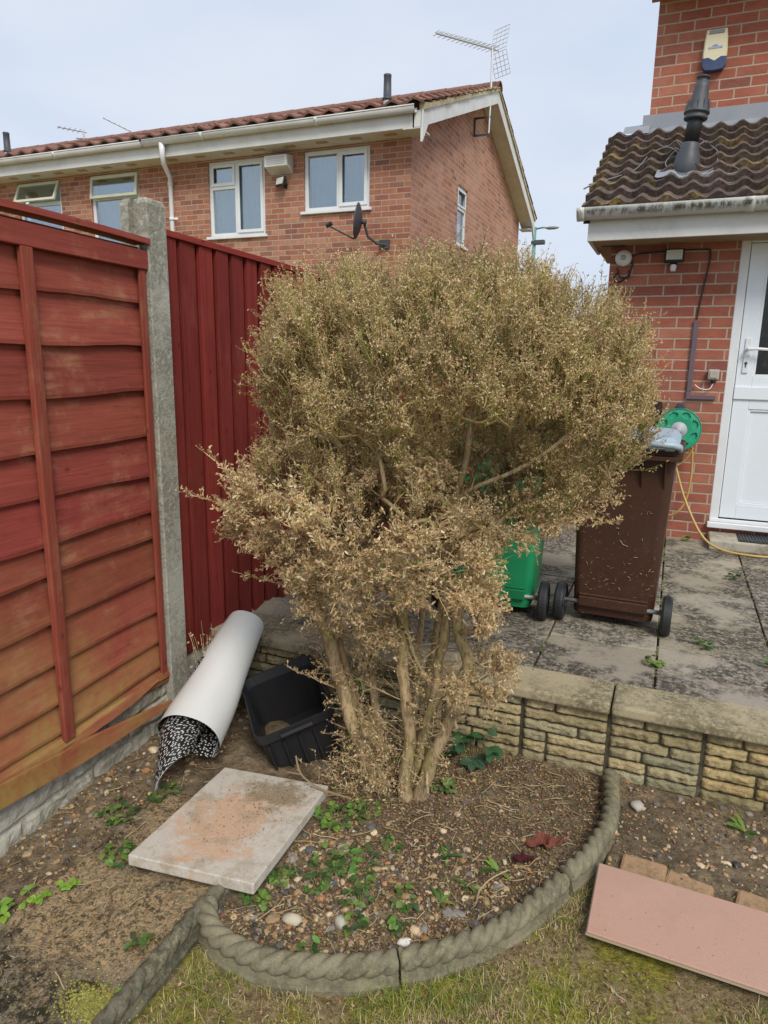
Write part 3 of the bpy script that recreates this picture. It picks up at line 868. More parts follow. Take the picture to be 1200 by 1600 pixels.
# street lamp beyond
t = thing('street_lamp', 'green street lamp post with short arm beyond the gable', 'street lamp', (-4.93, 25, 0))
o = MB(); o.tube([(0, 0, -.05), (0, 0, 3), (0, 0, 6.15)], [.09, .075, .055], 10); o.tube([(0, 0, 6.08), (.25, 0, 6.12), (.45, 0, 6.1)], .03, 6); o.build('post', M_lampgreen, t, smooth=True)
o = MB(); o.box((-.0, -.10, 5.58), (.36, .1, 5.72)); o.tube([(-.1, 0, 5.66), (.1, 0, 5.66)], .07, 6); o.build('control_box', M_dark, t, bevel=.02)
o = MB(); o.loft([[(x, .09 * wd * math.cos(a), 6.09 + .05 * wd * math.sin(a)) for a in [2 * PI * k / 10 for k in range(10)]] for x, wd in ((.38, .5), (.46, 1), (.66, 1), (.80, .4))]); o.build('lantern', M_midgrey, t, smooth=True)

# ================================================================== NEAR BRICK HOUSE
HX0, HY, UY = -.535, 5.6, 6.6
house = thing('brick_house', 'red brick house at right with a lean-to pantile roof and white door', 'house', (1.5, 5.6, .3))
hp = Matrix.Translation((-1.5, -5.6, -.3))
def HB(mb, name, mats, **k):
    o = mb.build(name, mats, house, **k); o.matrix_parent_inverse = hp; return o
DX0, DX1, DZ0, DZ1 = .328, 1.28, .44, 2.50
Wm = MB()
wall_holes(Wm, (HX0, HY, 0), (1, 0, 0), 4.5, .1, 2.50, [(DX0 - HX0, DX1 - HX0, DZ0, DZ1)], .1, (0, -1, 0), u_off=.06)
wall_holes(Wm, (HX0, HY, 0), (0, 1, 0), 1.05, .1, 2.50, [], .1, (-1, 0, 0))
Wm.add([(HX0, HY, 2.5), (HX0, UY, 2.5), (HX0, UY, 3.36), (HX0, HY, 2.78)], [(0, 1, 2, 3)], uv=[(0, 2.5), (1, 2.5), (1, 3.36), (0, 2.78)])
wall_holes(Wm, (-.41, UY, 0), (1, 0, 0), 4.4, 3.0, 4.56, [], .1, (0, -1, 0), u_off=.17)
wall_holes(Wm, (-.41, UY, 0), (0, 1, 0), 5.5, .1, 4.56, [], .1, (-1, 0, 0))
HB(Wm, 'wall', M_brick_near)
EYH, EZH = 5.24, 2.655
def hroof(y): return EZH + (y - EYH) * .60
tile = tile_roof('roof', M_tile_near, house, -.705, 3.4, EYH - .085, EZH - .040, UY - .01, hroof(UY), (.152), .19, .036, seg=8, thick=.040, seed=4)
tile.matrix_parent_inverse = hp
# roof underside / verge
Vg = MB()
Vg.add([(-.70, EYH, EZH - .10), (-.70, UY, hroof(UY) - .06), (-.70, UY, hroof(UY) + .0), (-.70, EYH, EZH), (-.655, EYH, EZH - .10), (-.655, UY, hroof(UY) - .06), (-.655, UY, hroof(UY)), (-.655, EYH, EZH)],
       [(3, 2, 1, 0), (4, 5, 6, 7), (0, 1, 5, 4), (3, 7, 6, 2), (0, 4, 7, 3), (1, 2, 6, 5)])
HB(Vg, 'verge', M_joint)
Vg = MB(); Vg.add([(-.66, EYH - .07, hroof(EYH - .07) - .03), (3.4, EYH - .07, hroof(EYH - .07) - .03), (3.4, UY, hroof(UY) - .03), (-.66, UY, hroof(UY) - .03)], [(0, 1, 2, 3)]); Vg.box((-.66, EYH - .075, 2.585), (3.4, EYH - .005, 2.632)); HB(Vg, 'roof_underlay', M_joint)
Fl = MB()
def flf(a, b):
    x = -.46 + 3.9 * a
    if b < .5:
        return (x, UY - .006, 3.62 - .14 * (b * 2) + (.0))
    k = (b - .5) * 2
    y = UY - .006 - .13 * k
    return (x, y, hroof(y) + .045 + .018 * math.cos(2 * PI * (x + .705) / .152) * (-1) * k + .006 * fbm(x, y, 9, 2))
Fl.grid(flf, 260, 11)
Fl.add([(-.60, UY - .16, hroof(UY - .16) + .075), (-.40, UY - .16, hroof(UY - .16) + .065), (-.40, UY + .03, hroof(UY) + .09), (-.60, UY + .03, hroof(UY) + .085)], [(0, 1, 2, 3)])
HB(Fl, 'lead_flashing', M_lead, smooth=False)
Fs = MB(); Fs.box((-.665, EYH + .0, 2.44), (3.4, EYH + .022, 2.625)); Fs.box((-.665, EYH + .022, 2.44), (-.643, HY + .3, 2.625))
HB(Fs, 'fascia', M_white_old, bevel=.003)
So = MB(); So.box((-.643, EYH + .022, 2.452), (3.4, HY + .02, 2.465)); So.box((-.643, HY + .02, 2.452), (HX0 - .004, HY + .9, 2.465))
HB(So, 'soffit', paint_mat('stained_soffit', (.34, .25, .15), .7, .5, (.12, .09, .05)))
Wp = MB(); Wp.box((-.60, HY - .06, 2.445), (HX0 + .1, HY - .01, 2.4515)); HB(Wp, 'soffit_end', M_dark)
def guttermat():
    m = NT('mossy_gutter')
    sp = m.n('SeparateXYZ'); m.set(sp.inputs[0], m.obj())
    k = m.ramp(m.math('ADD', m.math('MULTIPLY', m.noise(30, 5, .75, vec=m.mapv(m.obj(), (1, 1, .25))), .8), m.math('MULTIPLY', m.noise(3, 3), .4)), [(.54, 0), (.64, 1)])
    band = m.ramp(sp.outputs[2], [(0, 0), (1, 0)])
    mr = m.n('MapRange'); m.set(mr.inputs[0], sp.outputs[2]); mr.inputs[1].default_value = 2.575; mr.inputs[2].default_value = 2.600
    mr2 = m.n('MapRange'); m.set(mr2.inputs[0], sp.outputs[2]); mr2.inputs[1].default_value = 2.64; mr2.inputs[2].default_value = 2.615
    kk = m.math('MULTIPLY', m.math('MULTIPLY', k, .95), m.math('MULTIPLY', mr.outputs[0], mr2.outputs[0]))
    return m.fin(m.mix(kk, m.mix(m.noise(5, 4), (.56, .57, .52), (.64, .65, .62)), m.mix(m.noise(60, 3), (.035, .04, .02), (.14, .13, .07))), .5)
M_gut = guttermat()
Gt = MB()
prof = lambda xx, e=0: [(xx, EYH - .058 + (.058 + e) * math.cos(a), 2.640 + (.072 + e) * math.sin(a)) for a in [PI + PI * k / 10 for k in range(11)]]
Gt.loft([prof(-.725), prof(3.4)], False, False, closed=False)
for gx in (-.735, .30, 1.2): Gt.loft([prof(gx, .005), prof(gx + .05, .005)], False, False, closed=False)
Gt.add(prof(-.734, .003), [tuple(range(11))])
HB(Gt, 'gutter', M_gut, smooth=True, solid=.004)
# upper eaves
Ue = MB(); Ue.box((-.47, 6.27, 4.44), (3.5, 6.292, 4.64))
HB(Ue, 'upper_fascia', M_white_old, bevel=.003)
Ue = MB(); Ue.box((-.47, 6.292, 4.452), (3.5, UY + .02, 4.466)); HB(Ue, 'upper_soffit', paint_mat('stained_pink_soffit', (.46, .28, .23), .7, .5, (.25, .12, .09)))
Ue = MB(); pf = lambda xx: [(xx, 6.212 + .058 * math.cos(a), 4.66 + .072 * math.sin(a)) for a in [PI + PI * k / 10 for k in range(11)]]
Ue.loft([pf(-.50), pf(3.5)], False, False, closed=False); Ue.add(pf(-.50), [tuple(range(11))]); HB(Ue, 'upper_gutter', M_white_old, smooth=True, solid=.004)
tr = tile_roof('upper_roof', M_tile_near, house, -.47, 3.4, 6.2, 4.68, 9.2, 6.2, .3, .3, .04, seg=4, seed=8); tr.matrix_parent_inverse = hp
# door
Dm = MB(); t_ = .062; y0 = HY + .005; y1 = HY + .075
Dm.box((DX0, y0, DZ0 + .03), (DX0 + t_, y1, DZ1)); Dm.box((DX1 - t_, y0, DZ0 + .03), (DX1, y1, DZ1)); Dm.box((DX0 + t_, y0, DZ1 - t_), (DX1 - t_, y1, DZ1))
Dm.box((DX0 - .012, HY - .05, DZ0 - .012), (DX1 + .012, y1, DZ0 + .029))
Dm.box((DX0 + .0, HY - .015, DZ0 + .0295), (DX1, y0 - .001, DZ0 + .055))
HB(Dm, 'door_frame', M_white, bevel=.006)
door = MB(); ya = HY + .012; yb = HY + .065
a0, a1, c0, c1 = DX0 + t_ + .004, DX1 - t_ - .004, DZ0 + .062, DZ1 - t_ - .004
st = .105
zm0, zm1 = 1.365, 1.475
door.box((a0, ya, c0), (a0 + st, yb, c1)); door.box((a1 - st, ya, c0), (a1, yb, c1))
door.box((a0 + st, ya, c1 - st), (a1 - st, yb, c1)); door.box((a0 + st, ya, c0), (a1 - st, yb, c0 + st))
door.box((a0 + st, ya, zm0 - .06), (a1 - st, yb, zm1 + .06))
door.box((a0 - .002, ya - .014, zm0 + .01), (a1 + .002, ya - .002, zm1 - .012))
# beads
for z0_, z1_ in ((c0 + st, zm0 - .06), (zm1 + .06, c1 - st)):
    b_ = .016
    for q in (((a0 + st, z0_), (a0 + st + b_, z1_)), ((a1 - st - b_, z0_), (a1 - st, z1_)), ((a0 + st + b_, z0_), (a1 - st - b_, z0_ + b_)), ((a0 + st + b_, z1_ - b_), (a1 - st - b_, z1_))):
        door.box((q[0][0], ya + .006, q[0][1]), (q[1][0], yb - .004, q[1][1]))
door.box((a0 + st + .017, ya + .018, c0 + st + .017), (a1 - st - .017, yb - .01, zm0 - .077))
dleaf = HB(door, 'door', M_door, bevel=.003)
dl = MB(); dl.box((a0 + st + .01, ya + .022, zm1 + .07), (a1 - st - .01, ya + .03, c1 - st - .01)); dl.build('door_glass', M_dglass, dleaf)
dl = MB(); dl.box((a0 - .008, yb + .001, c0 - .02), (a1 + .008, yb + .008, c1 + .02)); dl.build('door_gasket', M_black, dleaf)
hd = MB(); hx = a0 + .052
hd.box((hx - .018, ya - .010, 1.56), (hx + .018, ya - .0005, 1.80)); hd.tube([(hx, ya - .01, 1.725), (hx, ya - .05, 1.725)], .011, 10)
hd.tube([(hx - .004, ya - .052, 1.725), (hx + .06, ya - .055, 1.727), (hx + .135, ya - .052, 1.722)], [.012, .011, .010], 10)
hn = hd.build('door_handle', M_white, dleaf, bevel=.002)
kh = MB(); kh.tube([(hx, ya - .0105, 1.628), (hx, ya - .013, 1.628)], .010, 12); kh.box((hx - .004, ya - .013, 1.60), (hx + .004, ya - .0105, 1.625)); kh.build('keyhole', M_dark, dleaf)
# bottom step
t = thing('door_step', 'low pale concrete step below the white back door', 'step', (.8, HY - .16, PZ))
o = MB()
def stepf():
    o.box((-.47, -.15, .0), (1.0, .155, .075))
stepf(); o.build('step_block', M_step, t, bevel=.012)
t = thing('door_mat', 'black ribbed rubber mat on the step at the door', 'door mat', (.98, HY - .17, PZ + .078))
o = MB(); o.box((-.46, -.115, 0), (.75, .13, .006)); o.build('mat_base', M_black, t, bevel=.002)
o = MB()
for k in range(58): o.box((-.45 + k * .02, -.105, .006), (-.441 + k * .02, .12, .011))
o.build('ribs', M_black, t)

# alarm box on the upper wall
t = thing('alarm_box', 'cream and navy burglar alarm box on the upper brick wall', 'alarm box', (.035, UY, 3.88))
def outl(z):  # half width at height z
    return .078 if z > .03 else .07
pts = [(-.065, 0), (0, .0 - .006), (.065, 0), (.084, .03), (.088, .12), (.082, .22), (.072, .285), (-.072, .285), (-.082, .22), (-.088, .12), (-.084, .03)]
def slab_poly(mb, poly, y0_, y1_, sc=1.0):
    n = len(poly); cx = 0; cz = .14
    rings = [[(x * k, y, (z - cz) * k + cz) for x, z in poly] for y, k in ((y0_, 1), (y1_ + .012, 1), (y1_, sc))]
    mb.loft(rings[::-1], True, True)
o = MB(); slab_poly(o, pts, -.003, -.06, .9); o.build('casing', M_alarmcream, t)
o = MB()
lp = [(-.085, .03), (-.066, -.002), (0, -.008), (.066, -.002), (.085, .03), (.087, .085), (.045, .088), (0, .062), (-.045, .088), (-.087, .085)]
o.loft([[(x, y, z) for x, z in lp] for y in (-.066, -.002)], True, True); o.build('lens', M_navy, t, bevel=.004)
o = MB(); o.box((-.055, -.066, .252), (.055, -.061, .275)); o.build('top_vent', M_midgrey, t)
def word(txt, size, loc, parent, mat, name='lettering', rot=(PI / 2, 0, 0), ext=.0008):
    cu = bpy.data.curves.new(name, 'FONT'); cu.body = txt; cu.size = size; cu.align_x = 'CENTER'; cu.extrude = ext
    tmp = bpy.data.objects.new('tmp', cu); COL.objects.link(tmp)
    dg = bpy.context.evaluated_depsgraph_get()
    me = bpy.data.meshes.new_from_object(tmp.evaluated_get(dg))
    bpy.data.objects.remove(tmp)
    me.materials.clear(); me.materials.append(mat)
    ob = bpy.data.objects.new(name, me); COL.objects.link(ob); ob.parent = parent; ob.location = loc; ob.rotation_euler = rot
    return ob
o = MB()
for (x0_, z0_, x1_, z1_) in ((-.05, .148, -.035, .162), (-.03, .148, -.016, .162), (-.011, .148, .003, .160), (.008, .148, .022, .162), (.027, .148, .048, .163), (-.022, .166, .018, .171), (-.012, .171, .008, .177)):
    o.box((x0_, -.0640, z0_), (x1_, -.0610, z1_))
o.build('faded_emblem', M_ink, t)

# roof flue
t = thing('boiler_flue', 'dark grey boiler flue with conical cowl standing on the near roof', 'flue', (-.085, 5.66, hroof(5.66) + .0), (0, R(5.5), 0))
t.scale = (.93, .93, .80)
o = MB(); o.lathe([(.098, -.06), (.098, .10), (.09, .13), (.088, .16), (.068, .215), (.064, .26), (.058, .27)], 26); o.build('flue_boot', M_dark, t, smooth=True)
o = MB(); o.lathe([(.054, .26), (.054, .49), (.05, .495)], 24); o.build('flue_pipe', M_black, t, smooth=True)
o = MB(); o.lathe([(.080, .455), (.083, .46), (.083, .475), (.078, .48), (.078, .50), (.09, .502), (.09, .515), (.086, .52), (.075, .58), (.060, .62), (.052, .70), (.046, .745), (.038, .75), (.036, .775), (.048, .778), (.048, .788), (.03, .792)], 26); o.build('cowl', M_dark, t, smooth=True)
o = MB()
for k in range(12):
    a = 2 * PI * k / 12; o.box((-.003, -.002, .505), (.003, .004, .60), T=Tm((.082 * math.cos(a), .082 * math.sin(a), 0), (0, 0, a)))
for (x, y) in ((-.15, -.10), (-.06, -.13), (.03, -.14), (.12, -.12)):
    pass
o.build('cowl_rib', M_dark, t)
o = MB()
def ff(a, b):
    x = -.20 + .40 * a; y = -.19 + .17 * b
    return (x, y, .60 * y + .052 + .024 * (.5 - .5 * math.cos(2 * PI * (x - .075 + .705) / .152)) + .004 * fbm(x, y, 30, 2))
o.grid(ff, 50, 10); o.build('flue_flashing', M_lead, t, solid=.004)
# slack cables round the flue
t = thing('roof_cable', 'slack grey cable looped around the boiler flue on the near roof', 'cable')
o = MB()
def rp(x, y, h=.062): return (x, y, hroof(y) + h)
def smooth_path(P, n=8):
    P = [Vector(p) for p in P]; out_ = []
    for i in range(len(P) - 1):
        p0, p1, p2, p3 = P[max(i - 1, 0)], P[i], P[i + 1], P[min(i + 2, len(P) - 1)]
        for k in range(n):
            u = k / n
            out_.append(.5 * ((2 * p1) + (-p0 + p2) * u + (2 * p0 - 5 * p1 + 4 * p2 - p3) * u * u + (-p0 + 3 * p1 - 3 * p2 + p3) * u ** 3))
    out_.append(P[-1]); return out_
o.tube(smooth_path([rp(-.72, 5.52, .05), rp(-.55, 5.58), rp(-.42, 5.70), rp(-.34, 5.98), rp(-.22, 6.0, .09), rp(-.12, 5.74, .1), rp(-.16, 5.60, .07), rp(-.22, 5.72, .08), rp(-.16, 5.86, .12)]), .004, 5)
o.tube(smooth_path([rp(-.16, 5.78, .2), rp(-.08, 5.68, .16), rp(.03, 5.72, .20), rp(.07, 5.92, .1), rp(.12, 5.86, .07), rp(.10, 5.62, .06), rp(.0, 5.52, .07), rp(-.10, 5.56, .06)]), .004, 5)
o.tube(smooth_path([rp(-.16, 5.6, .06), rp(-.02, 5.48, .07), rp(.12, 5.47, .06), rp(.26, 5.52, .06), rp(.2, 5.64, .06)]), .0035, 5)
o.tube(smooth_path([rp(-.75, 5.50, .03), rp(-.66, 5.52, .06), rp(-.6, 5.5, .07)]), .006, 5)
o.build('cable_loop', M_midgrey, t)

# items on the lower wall
floodlight('security_floodlight', 'black floodlight with pale lens under the near eaves, beside the door', (-.095, HY, 2.33), 0, .78, True)
t = thing('wall_lamp', 'round white wall lamp at the top left corner of the near wall', 'lamp', (-.44, HY, 2.365))
o = MB(); o.lathe([(.05, 0), (.058, .006), (.058, .03), (.05, .045), (.03, .055), (.001, .058)], 22, T=Tm((0, -.002, 0), (PI / 2, 0, 0))); o.build('dome', M_white, t, smooth=True)
o = MB(); o.lathe([(.018, .055), (.016, .064), (.001, .066)], 14, T=Tm((0, -.004, 0), (PI / 2, 0, 0))); o.build('boss', M_hub, t, smooth=True)
t = thing('wall_cable', 'dark cable clipped along the brick wall below the near eaves', 'cable')
o = MB()
o.tube(smooth_path([(-.47, HY - .01, 2.27), (-.50, HY - .02, 2.22), (-.455, HY - .02, 2.20), (-.40, HY - .02, 2.24), (-.375, HY - .01, 2.31), (-.37, HY - .01, 2.385), (-.2, HY - .01, 2.40), (.10, HY - .01, 2.405), (.135, HY - .01, 2.38), (.135, HY - .01, 2.30), (.11, HY - .01, 2.10), (.095, HY - .01, 1.93)], 6), .006, 6)
o.tube(smooth_path([(-.40, HY - .01, 2.28), (-.39, HY - .02, 2.235), (-.45, HY - .03, 2.23), (-.48, HY - .01, 2.3)], 6), .0055, 6)
o.build('cable_run', M_black, t)
t = thing('cable_trunking', 'purple-grey L-shaped cable trunking on the brick wall left of the door', 'trunking', (.1, HY, 1.4))
o = MB(); o.box((-.022, -.022, .02), (.012, -.002, .52), T=None); o.box((-.022, -.024, -.035), (.012, -.002, .019)); o.box((.0121, -.022, -.035), (.175, -.002, -.003)); o.build('channel', M_conduit, t, bevel=.003)
t = thing('wall_socket', 'small beige outdoor socket box between the trunking and the door', 'socket', (.245, HY, 1.545))
o = MB(); o.box((-.036, -.045, -.036), (.036, -.002, .036)); o.build('box', M_hub, t, bevel=.005)
o = MB(); o.box((-.026, -.052, -.026), (.026, -.0455, .026)); o.build('cover', paint_mat('beige_cover', (.45, .40, .28), .4, .4, (.25, .2, .12)), t, bevel=.004)
o = MB(); o.tube([(.005, -.025, -.037), (.005, -.025, -.06)], .014, 10); o.build('cable_gland', M_black, t, smooth=True)
o = MB(); o.tube(smooth_path([(-.115, -.02, -.075), (-.08, -.03, -.10), (-.02, -.03, -.105), (.005, -.025, -.06)], 6), .004, 6); o.build('flex', M_white, t, smooth=True)
# hose reel
t = thing('hose_reel', 'round green hose reel with grey hub hung on the near brick wall', 'hose reel', (.052, HY - .0, 1.148))
o = MB()
n = 64; RR = .150
ring = []
for k in range(n): pass
def disc(mb, y, r0, r1, holes=True):
    # annulus with eight oval recesses modelled as a polar grid with recess depth
    nu, nv = 128, 14
    v = []; f = []
    for j in range(nv):
        r = r0 + (r1 - r0) * j / (nv - 1)
        for i in range(nu):
            a = 2 * PI * i / nu
            k = ((a / (2 * PI) * 8) % 1) - .5
            da = k * (2 * PI / 8) * (r0 + r1) / 2 * 1.0
            dr = r - (r0 * .42 + r1 * .58)
            e = (da / .026) ** 2 + (dr / .019) ** 2
            dep = .014 if e < 1 else 0
            edge = -.006 * math.sin(PI * min(1, j / (nv - 1)))
            v.append((r * math.cos(a), y + dep + edge, r * math.sin(a)))
    for j in range(nv - 1):
        for i in range(nu):
            f.append((j * nu + i, j * nu + (i + 1) % nu, (j + 1) * nu + (i + 1) % nu, (j + 1) * nu + i))
    mb.add(v, f)
disc(o, -.155, .058, .150)
disc(o, -.045, .058, .150)
for yy in (-.155, -.045): o.lathe([(.150, -.006), (.153, 0), (.150, .006)], 64, T=Tm((0, yy, 0), (PI / 2, 0, 0)), cap=False)
o.build('side_disc', paint_mat('reel_green', (.025, .36, .20), .35, .25, (.1, .3, .2)), t, smooth=False)
o = MB(); o.lathe([(.060, 0), (.060, .12), (.055, .13), (.05, .135), (.03, .138), (.025, .150), (.022, .165), (.001, .167)], 32, T=Tm((0, -.03, 0), (PI / 2, 0, 0))); o.build('hub', M_hub, t, smooth=True)
o = MB(); o.lathe([(.105, .05), (.11, .06), (.11, .115), (.105, .12)], 40, T=Tm((0, 0, 0), (PI / 2, 0, 0))); o.build('wound_hose', M_hose, t, smooth=True)
o = MB(); o.add([(-.05, -.003, .10), (.05, -.003, .10), (.018, -.003, .19), (-.018, -.003, .19), (-.05, -.05, .10), (.05, -.05, .10), (.018, -.05, .19), (-.018, -.05, .19)], [(0, 3, 2, 1), (4, 5, 6, 7), (0, 1, 5, 4), (1, 2, 6, 5), (2, 3, 7, 6), (3, 0, 4, 7)]); o.build('wall_bracket', M_dark, t, bevel=.006)
t = thing('garden_hose', 'yellow garden hose trailing from the reel down across the door step', 'hose')
o = MB()
o.tube(smooth_path([(.15, HY - .10, 1.03), (.165, HY - .10, .95), (.17, HY - .10, .78), (.15, HY - .10, .62), (.10, HY - .10, .53), (.03, HY - .09, .50), (-.04, HY - .08, .53)]), .0075, 8)
o.tube(smooth_path([(.16, HY - .12, 1.02), (.12, HY - .1, .93), (.05, HY - .08, .87), (-.03, HY - .08, .86)]), .0075, 8)
o.tube(smooth_path([(-.02, HY - .13, 1.03), (.05, HY - .14, .90), (.14, HY - .2, .66), (.27, HY - .32, .43), (.40, HY - .38, PZ + .03), (.60, HY - .40, PZ + .012), (.80, HY - .37, PZ + .011), (1.1, HY - .36, PZ + .011), (1.6, HY - .5, PZ + .011)]), .0085, 8)
o.build('hose_tube', M_hose, t, smooth=True)
# dark slatted box on the wall behind the reel
t = thing('slatted_box', 'dark brown slatted timber box on the wall, mostly behind the shrub', 'box', (-.22, HY, 1.14))
o = MB()
for k in range(6): o.box((-.15 + k * .05, -.05, 0), (-.105 + k * .05, -.003, .20))
o.build('slat_panel', M_browntimber, t, bevel=.002)
o = MB(); o.tube([(-.18, -.06, .12), (.1, -.065, .125)], .008, 6); o.build('yellow_rail', M_hose, t)

# ================================================================== FENCES
# left waney-lap panel; local frame: x across (towards garden +), y from the post toward camera
lapT = Matrix.Translation((-1.948, 2.20, 0)) @ Matrix.Rotation(R(180 + 3.4), 4, 'Z')
panel = thing('lap_fence_panel', 'red-brown overlapping lap fence panel in the left foreground, greened low down', 'fence panel')
panel.matrix_world = lapT
# in local coords: +y goes to camera, garden side is -x
LN = 1.83
lr = random.Random(5)
joints = [2.03, 1.80, 1.64, 1.47, 1.29, 1.14, .985, .865, .71, .555, .42, .305, .25]
L_ = MB()
for i in range(len(joints) - 1):
    zt, zb = joints[i] + (.02 if i else -.02), joints[i + 1]
    tone = lr.uniform(.85, 1.15); cl = (tone, tone * lr.uniform(.9, 1.15), tone)
    ph = lr.uniform(0, 9)
    nn = 46
    def wav(y, amp): return amp * (math.sin(y * 4.1 + ph) + .5 * math.sin(y * 9.7 + ph * 2.3) + .35 * noise.noise(Vector((y * 16, ph, 0))))
    gapy = .010 if i == 6 else 0
    rows = []
    for (z, x, a) in ((zb, -.010, 1), (zb, -.030, 1), (zb + .012, -.0315, .95), ((zt + zb) / 2, -.020, .5), (zt, -.010, 0)):
        rows.append([(x + .002 * math.sin(y * 5 + ph), y, z + wav(y, .0052) * a + (gapy if a > .9 else 0)) for y in [LN * k / nn for k in range(nn + 1)]])
    L_.loft(rows, False, False, 0, cl, closed=False)
L_.box((-.004, 0, .255), (-.002, LN, 2.0), 0, (.25, .25, .25))
L_.build('lap_boards', M_lap, panel)
for k, yb in enumerate((.012, .555, 1.11, 1.66)):
    o = MB(); wd = .034 if k == 0 else .045
    o.box((-.054 if k else -.046, yb, .27), (-.033, yb + wd, 1.925)); o.build('batten', M_lapv, panel, bevel=.003)
o = MB(); o.box((-.052, 0, 1.926), (-.032, LN, 1.995)); o.build('top_rail', M_lap, panel, bevel=.003)
o = MB()
o.grid(lambda a, b: ((-.065 + .075 * b), LN * a, 2.028 + .006 * math.sin(a * 7) + (0 if .05 < b < .95 else -.0)), 40, 3)
o.v = [(x, y, z) for x, y, z in o.v]
o.build('capping', M_lap, panel, solid=.020)
o = MB()
for q in range(2):
    o.loft([[(-.03 - .006 * q, y, .235 + .02 * q + .01 * math.sin(y * 6)), (-.045 - .006 * q, y, .235 + .02 * q + .01 * math.sin(y * 6)), (-.044, y, .262 + .02 * q + .012 * math.sin(y * 5 + 2)), (-.03, y, .262 + .02 * q)] for y in [LN * k / 20 for k in range(21)]])
o.build('bottom_batten', M_lap, panel, bevel=.002)

# gravel board under it
def rockgrid(mb, x0, x1, z0, z1, y, amp, course, blen, T=None, seed=0):
    """rock face embossed courses: plane faces -Y"""
    rr = random.Random(seed); nu = int((x1 - x0) / .012); nv = int((z1 - z0) / .010)
    def fn(a, b):
        x = x0 + (x1 - x0) * a; z = z0 + (z1 - z0) * b
        row = int((z - z0) / course); fz = ((z - z0) % course) / course
        off = (row * .37) % 1
        fx = ((x / blen + off) % 1)
        e = min(fz * course, (1 - fz) * course, fx * blen, (1 - fx) * blen)
        k = min(1, e / .012)
        h = amp * k * (.7 + .5 * noise.fractal(Vector((x * 14, z * 14, row)), .9, 2, 4))
        return (x, y - h, z)
    mb.grid(fn, nu, nv, T=T)
gb = thing('gravel_board', 'grey rock-faced concrete gravel board under the left lap panel', 'gravel board'); gb.matrix_world = lapT
o = MB()
Tg = Matrix.Rotation(R(-90), 4, 'Z')   # local -Y face -> local -X
rockgrid(o, -LN, 0, -.08, .236, .018, .020, .0815, .33, T=Tg @ Matrix.Translation((0, -.035, 0)))
o.box((-.02, 0, -.08), (.02, LN, .236))
o.build('board', M_posttop, gb, smooth=False)

# the broken red plank leaning at its foot
t = thing('broken_plank', 'loose red plank with a splintered end leaning along the foot of the lap panel', 'plank')
o = MB()
def plank(P0, P1, h, th, taper, sd):
    P0, P1 = Vector(P0), Vector(P1); rings = []
    for k in range(31):
        a = k / 30; p = P0.lerp(P1, a); hh = h * (1 if a < .72 else max(.12, 1 - (a - .72) / .28 * taper)); j = .004 * noise.noise(Vector((a * 14, sd, 0)))
        bow = .012 * math.sin(a * PI)
        rings.append([(p.x + bow, p.y, p.z - hh / 2 + j), (p.x + th + bow, p.y, p.z - hh / 2 + j), (p.x + th + bow - .006, p.y, p.z + hh / 2 + j * .5), (p.x + bow - .006, p.y, p.z + hh / 2 + j * .5)])
    o.loft(rings)
plank((-1.842, .45, .325), (-1.858, 2.15, .168), .078, .014, .75, 1)
o.c = [(.86, .60, .55, 1)] * len(o.c)
o.build('plank_board', M_lap, t, bevel=.002)
o = MB(); plank((-1.872, 1.55, .245), (-1.895, 2.12, .275), .028, .008, .9, 4); o.build('splinter', M_lap, t)

# concrete post
t = thing('concrete_post', 'tall grey concrete fence post with a slotted side between the two red fences', 'fence post', (-1.955, 2.255, 0))
o = MB()
sec = [(-.062, -.055), (-.022, -.055), (-.022, -.028), (.022, -.028), (.022, -.055), (.062, -.055), (.066, -.050), (.066, .050), (.061, .055), (.022, .055), (.022, .028), (-.022, .028), (-.022, .055), (-.062, .055), (-.066, .05), (-.066, -.05)]
rings = []
for z, k in ((-.05, 1), (2.165, 1), (2.18, .94), (2.188, .82)):
    rings.append([(x * k, y * k, z) for x, y in sec])
o.loft(rings)
o.build('post_shaft', M_post, t)

# feather-edge fence
fe = thing('feather_edge_fence', 'dark red feather-edge fence of upright boards behind the shrub', 'fence', (-1.965, 2.315, 0), (0, 0, R(-5.5)))
fr_ = random.Random(8)
o = MB(); y = 0.0; k = 0
while y < 3.6:
    tone = fr_.uniform(.72, 1.22); x = fr_.uniform(-.003, .004)
    zb = .285 - .055 * y if y < 1.2 else .22
    zt = 2.075 - .04 * min(y, 1.3)
    wdt = .105 + fr_.uniform(-.004, .006)
    g_ = .020 + fr_.uniform(-.003, .003)
    o.add([(x + .026, y + g_, zb), (x + .026, y + g_, zt), (x + .020, y + wdt, zt), (x + .020, y + wdt, zb), (x + .006, y + g_, zb), (x + .006, y + g_, zt), (x + .004, y + wdt, zt), (x + .004, y + wdt, zb)],
          [(3, 2, 1, 0), (4, 5, 6, 7), (0, 1, 5, 4), (1, 2, 6, 5), (2, 3, 7, 6), (3, 0, 4, 7)], 0, (tone, tone, tone))
    o.box((x - .012, y - .01, zb), (x - .002, y + g_ + .02, zt), 0, (tone * .9,) * 3)
    y += wdt; k += 1
o.build('boards', M_feather, fe, bevel=.0015)
o = MB()
o.loft([[(-.012, y, 2.077 - .04 * min(y, 1.3)), (.034, y, 2.077 - .04 * min(y, 1.3)), (.034, y, 2.102 - .04 * min(y, 1.3)), (-.012, y, 2.108 - .04 * min(y, 1.3))] for y in (0, 1.3, 3.7)])
o.build('capping_rail', M_featherh, fe, bevel=.002)
o = MB()
for z in (.6, 1.25, 1.85): o.box((-.07, 0, z), (-.004, 3.6, z + .07))
o.build('arris_rail', M_featherh, fe)
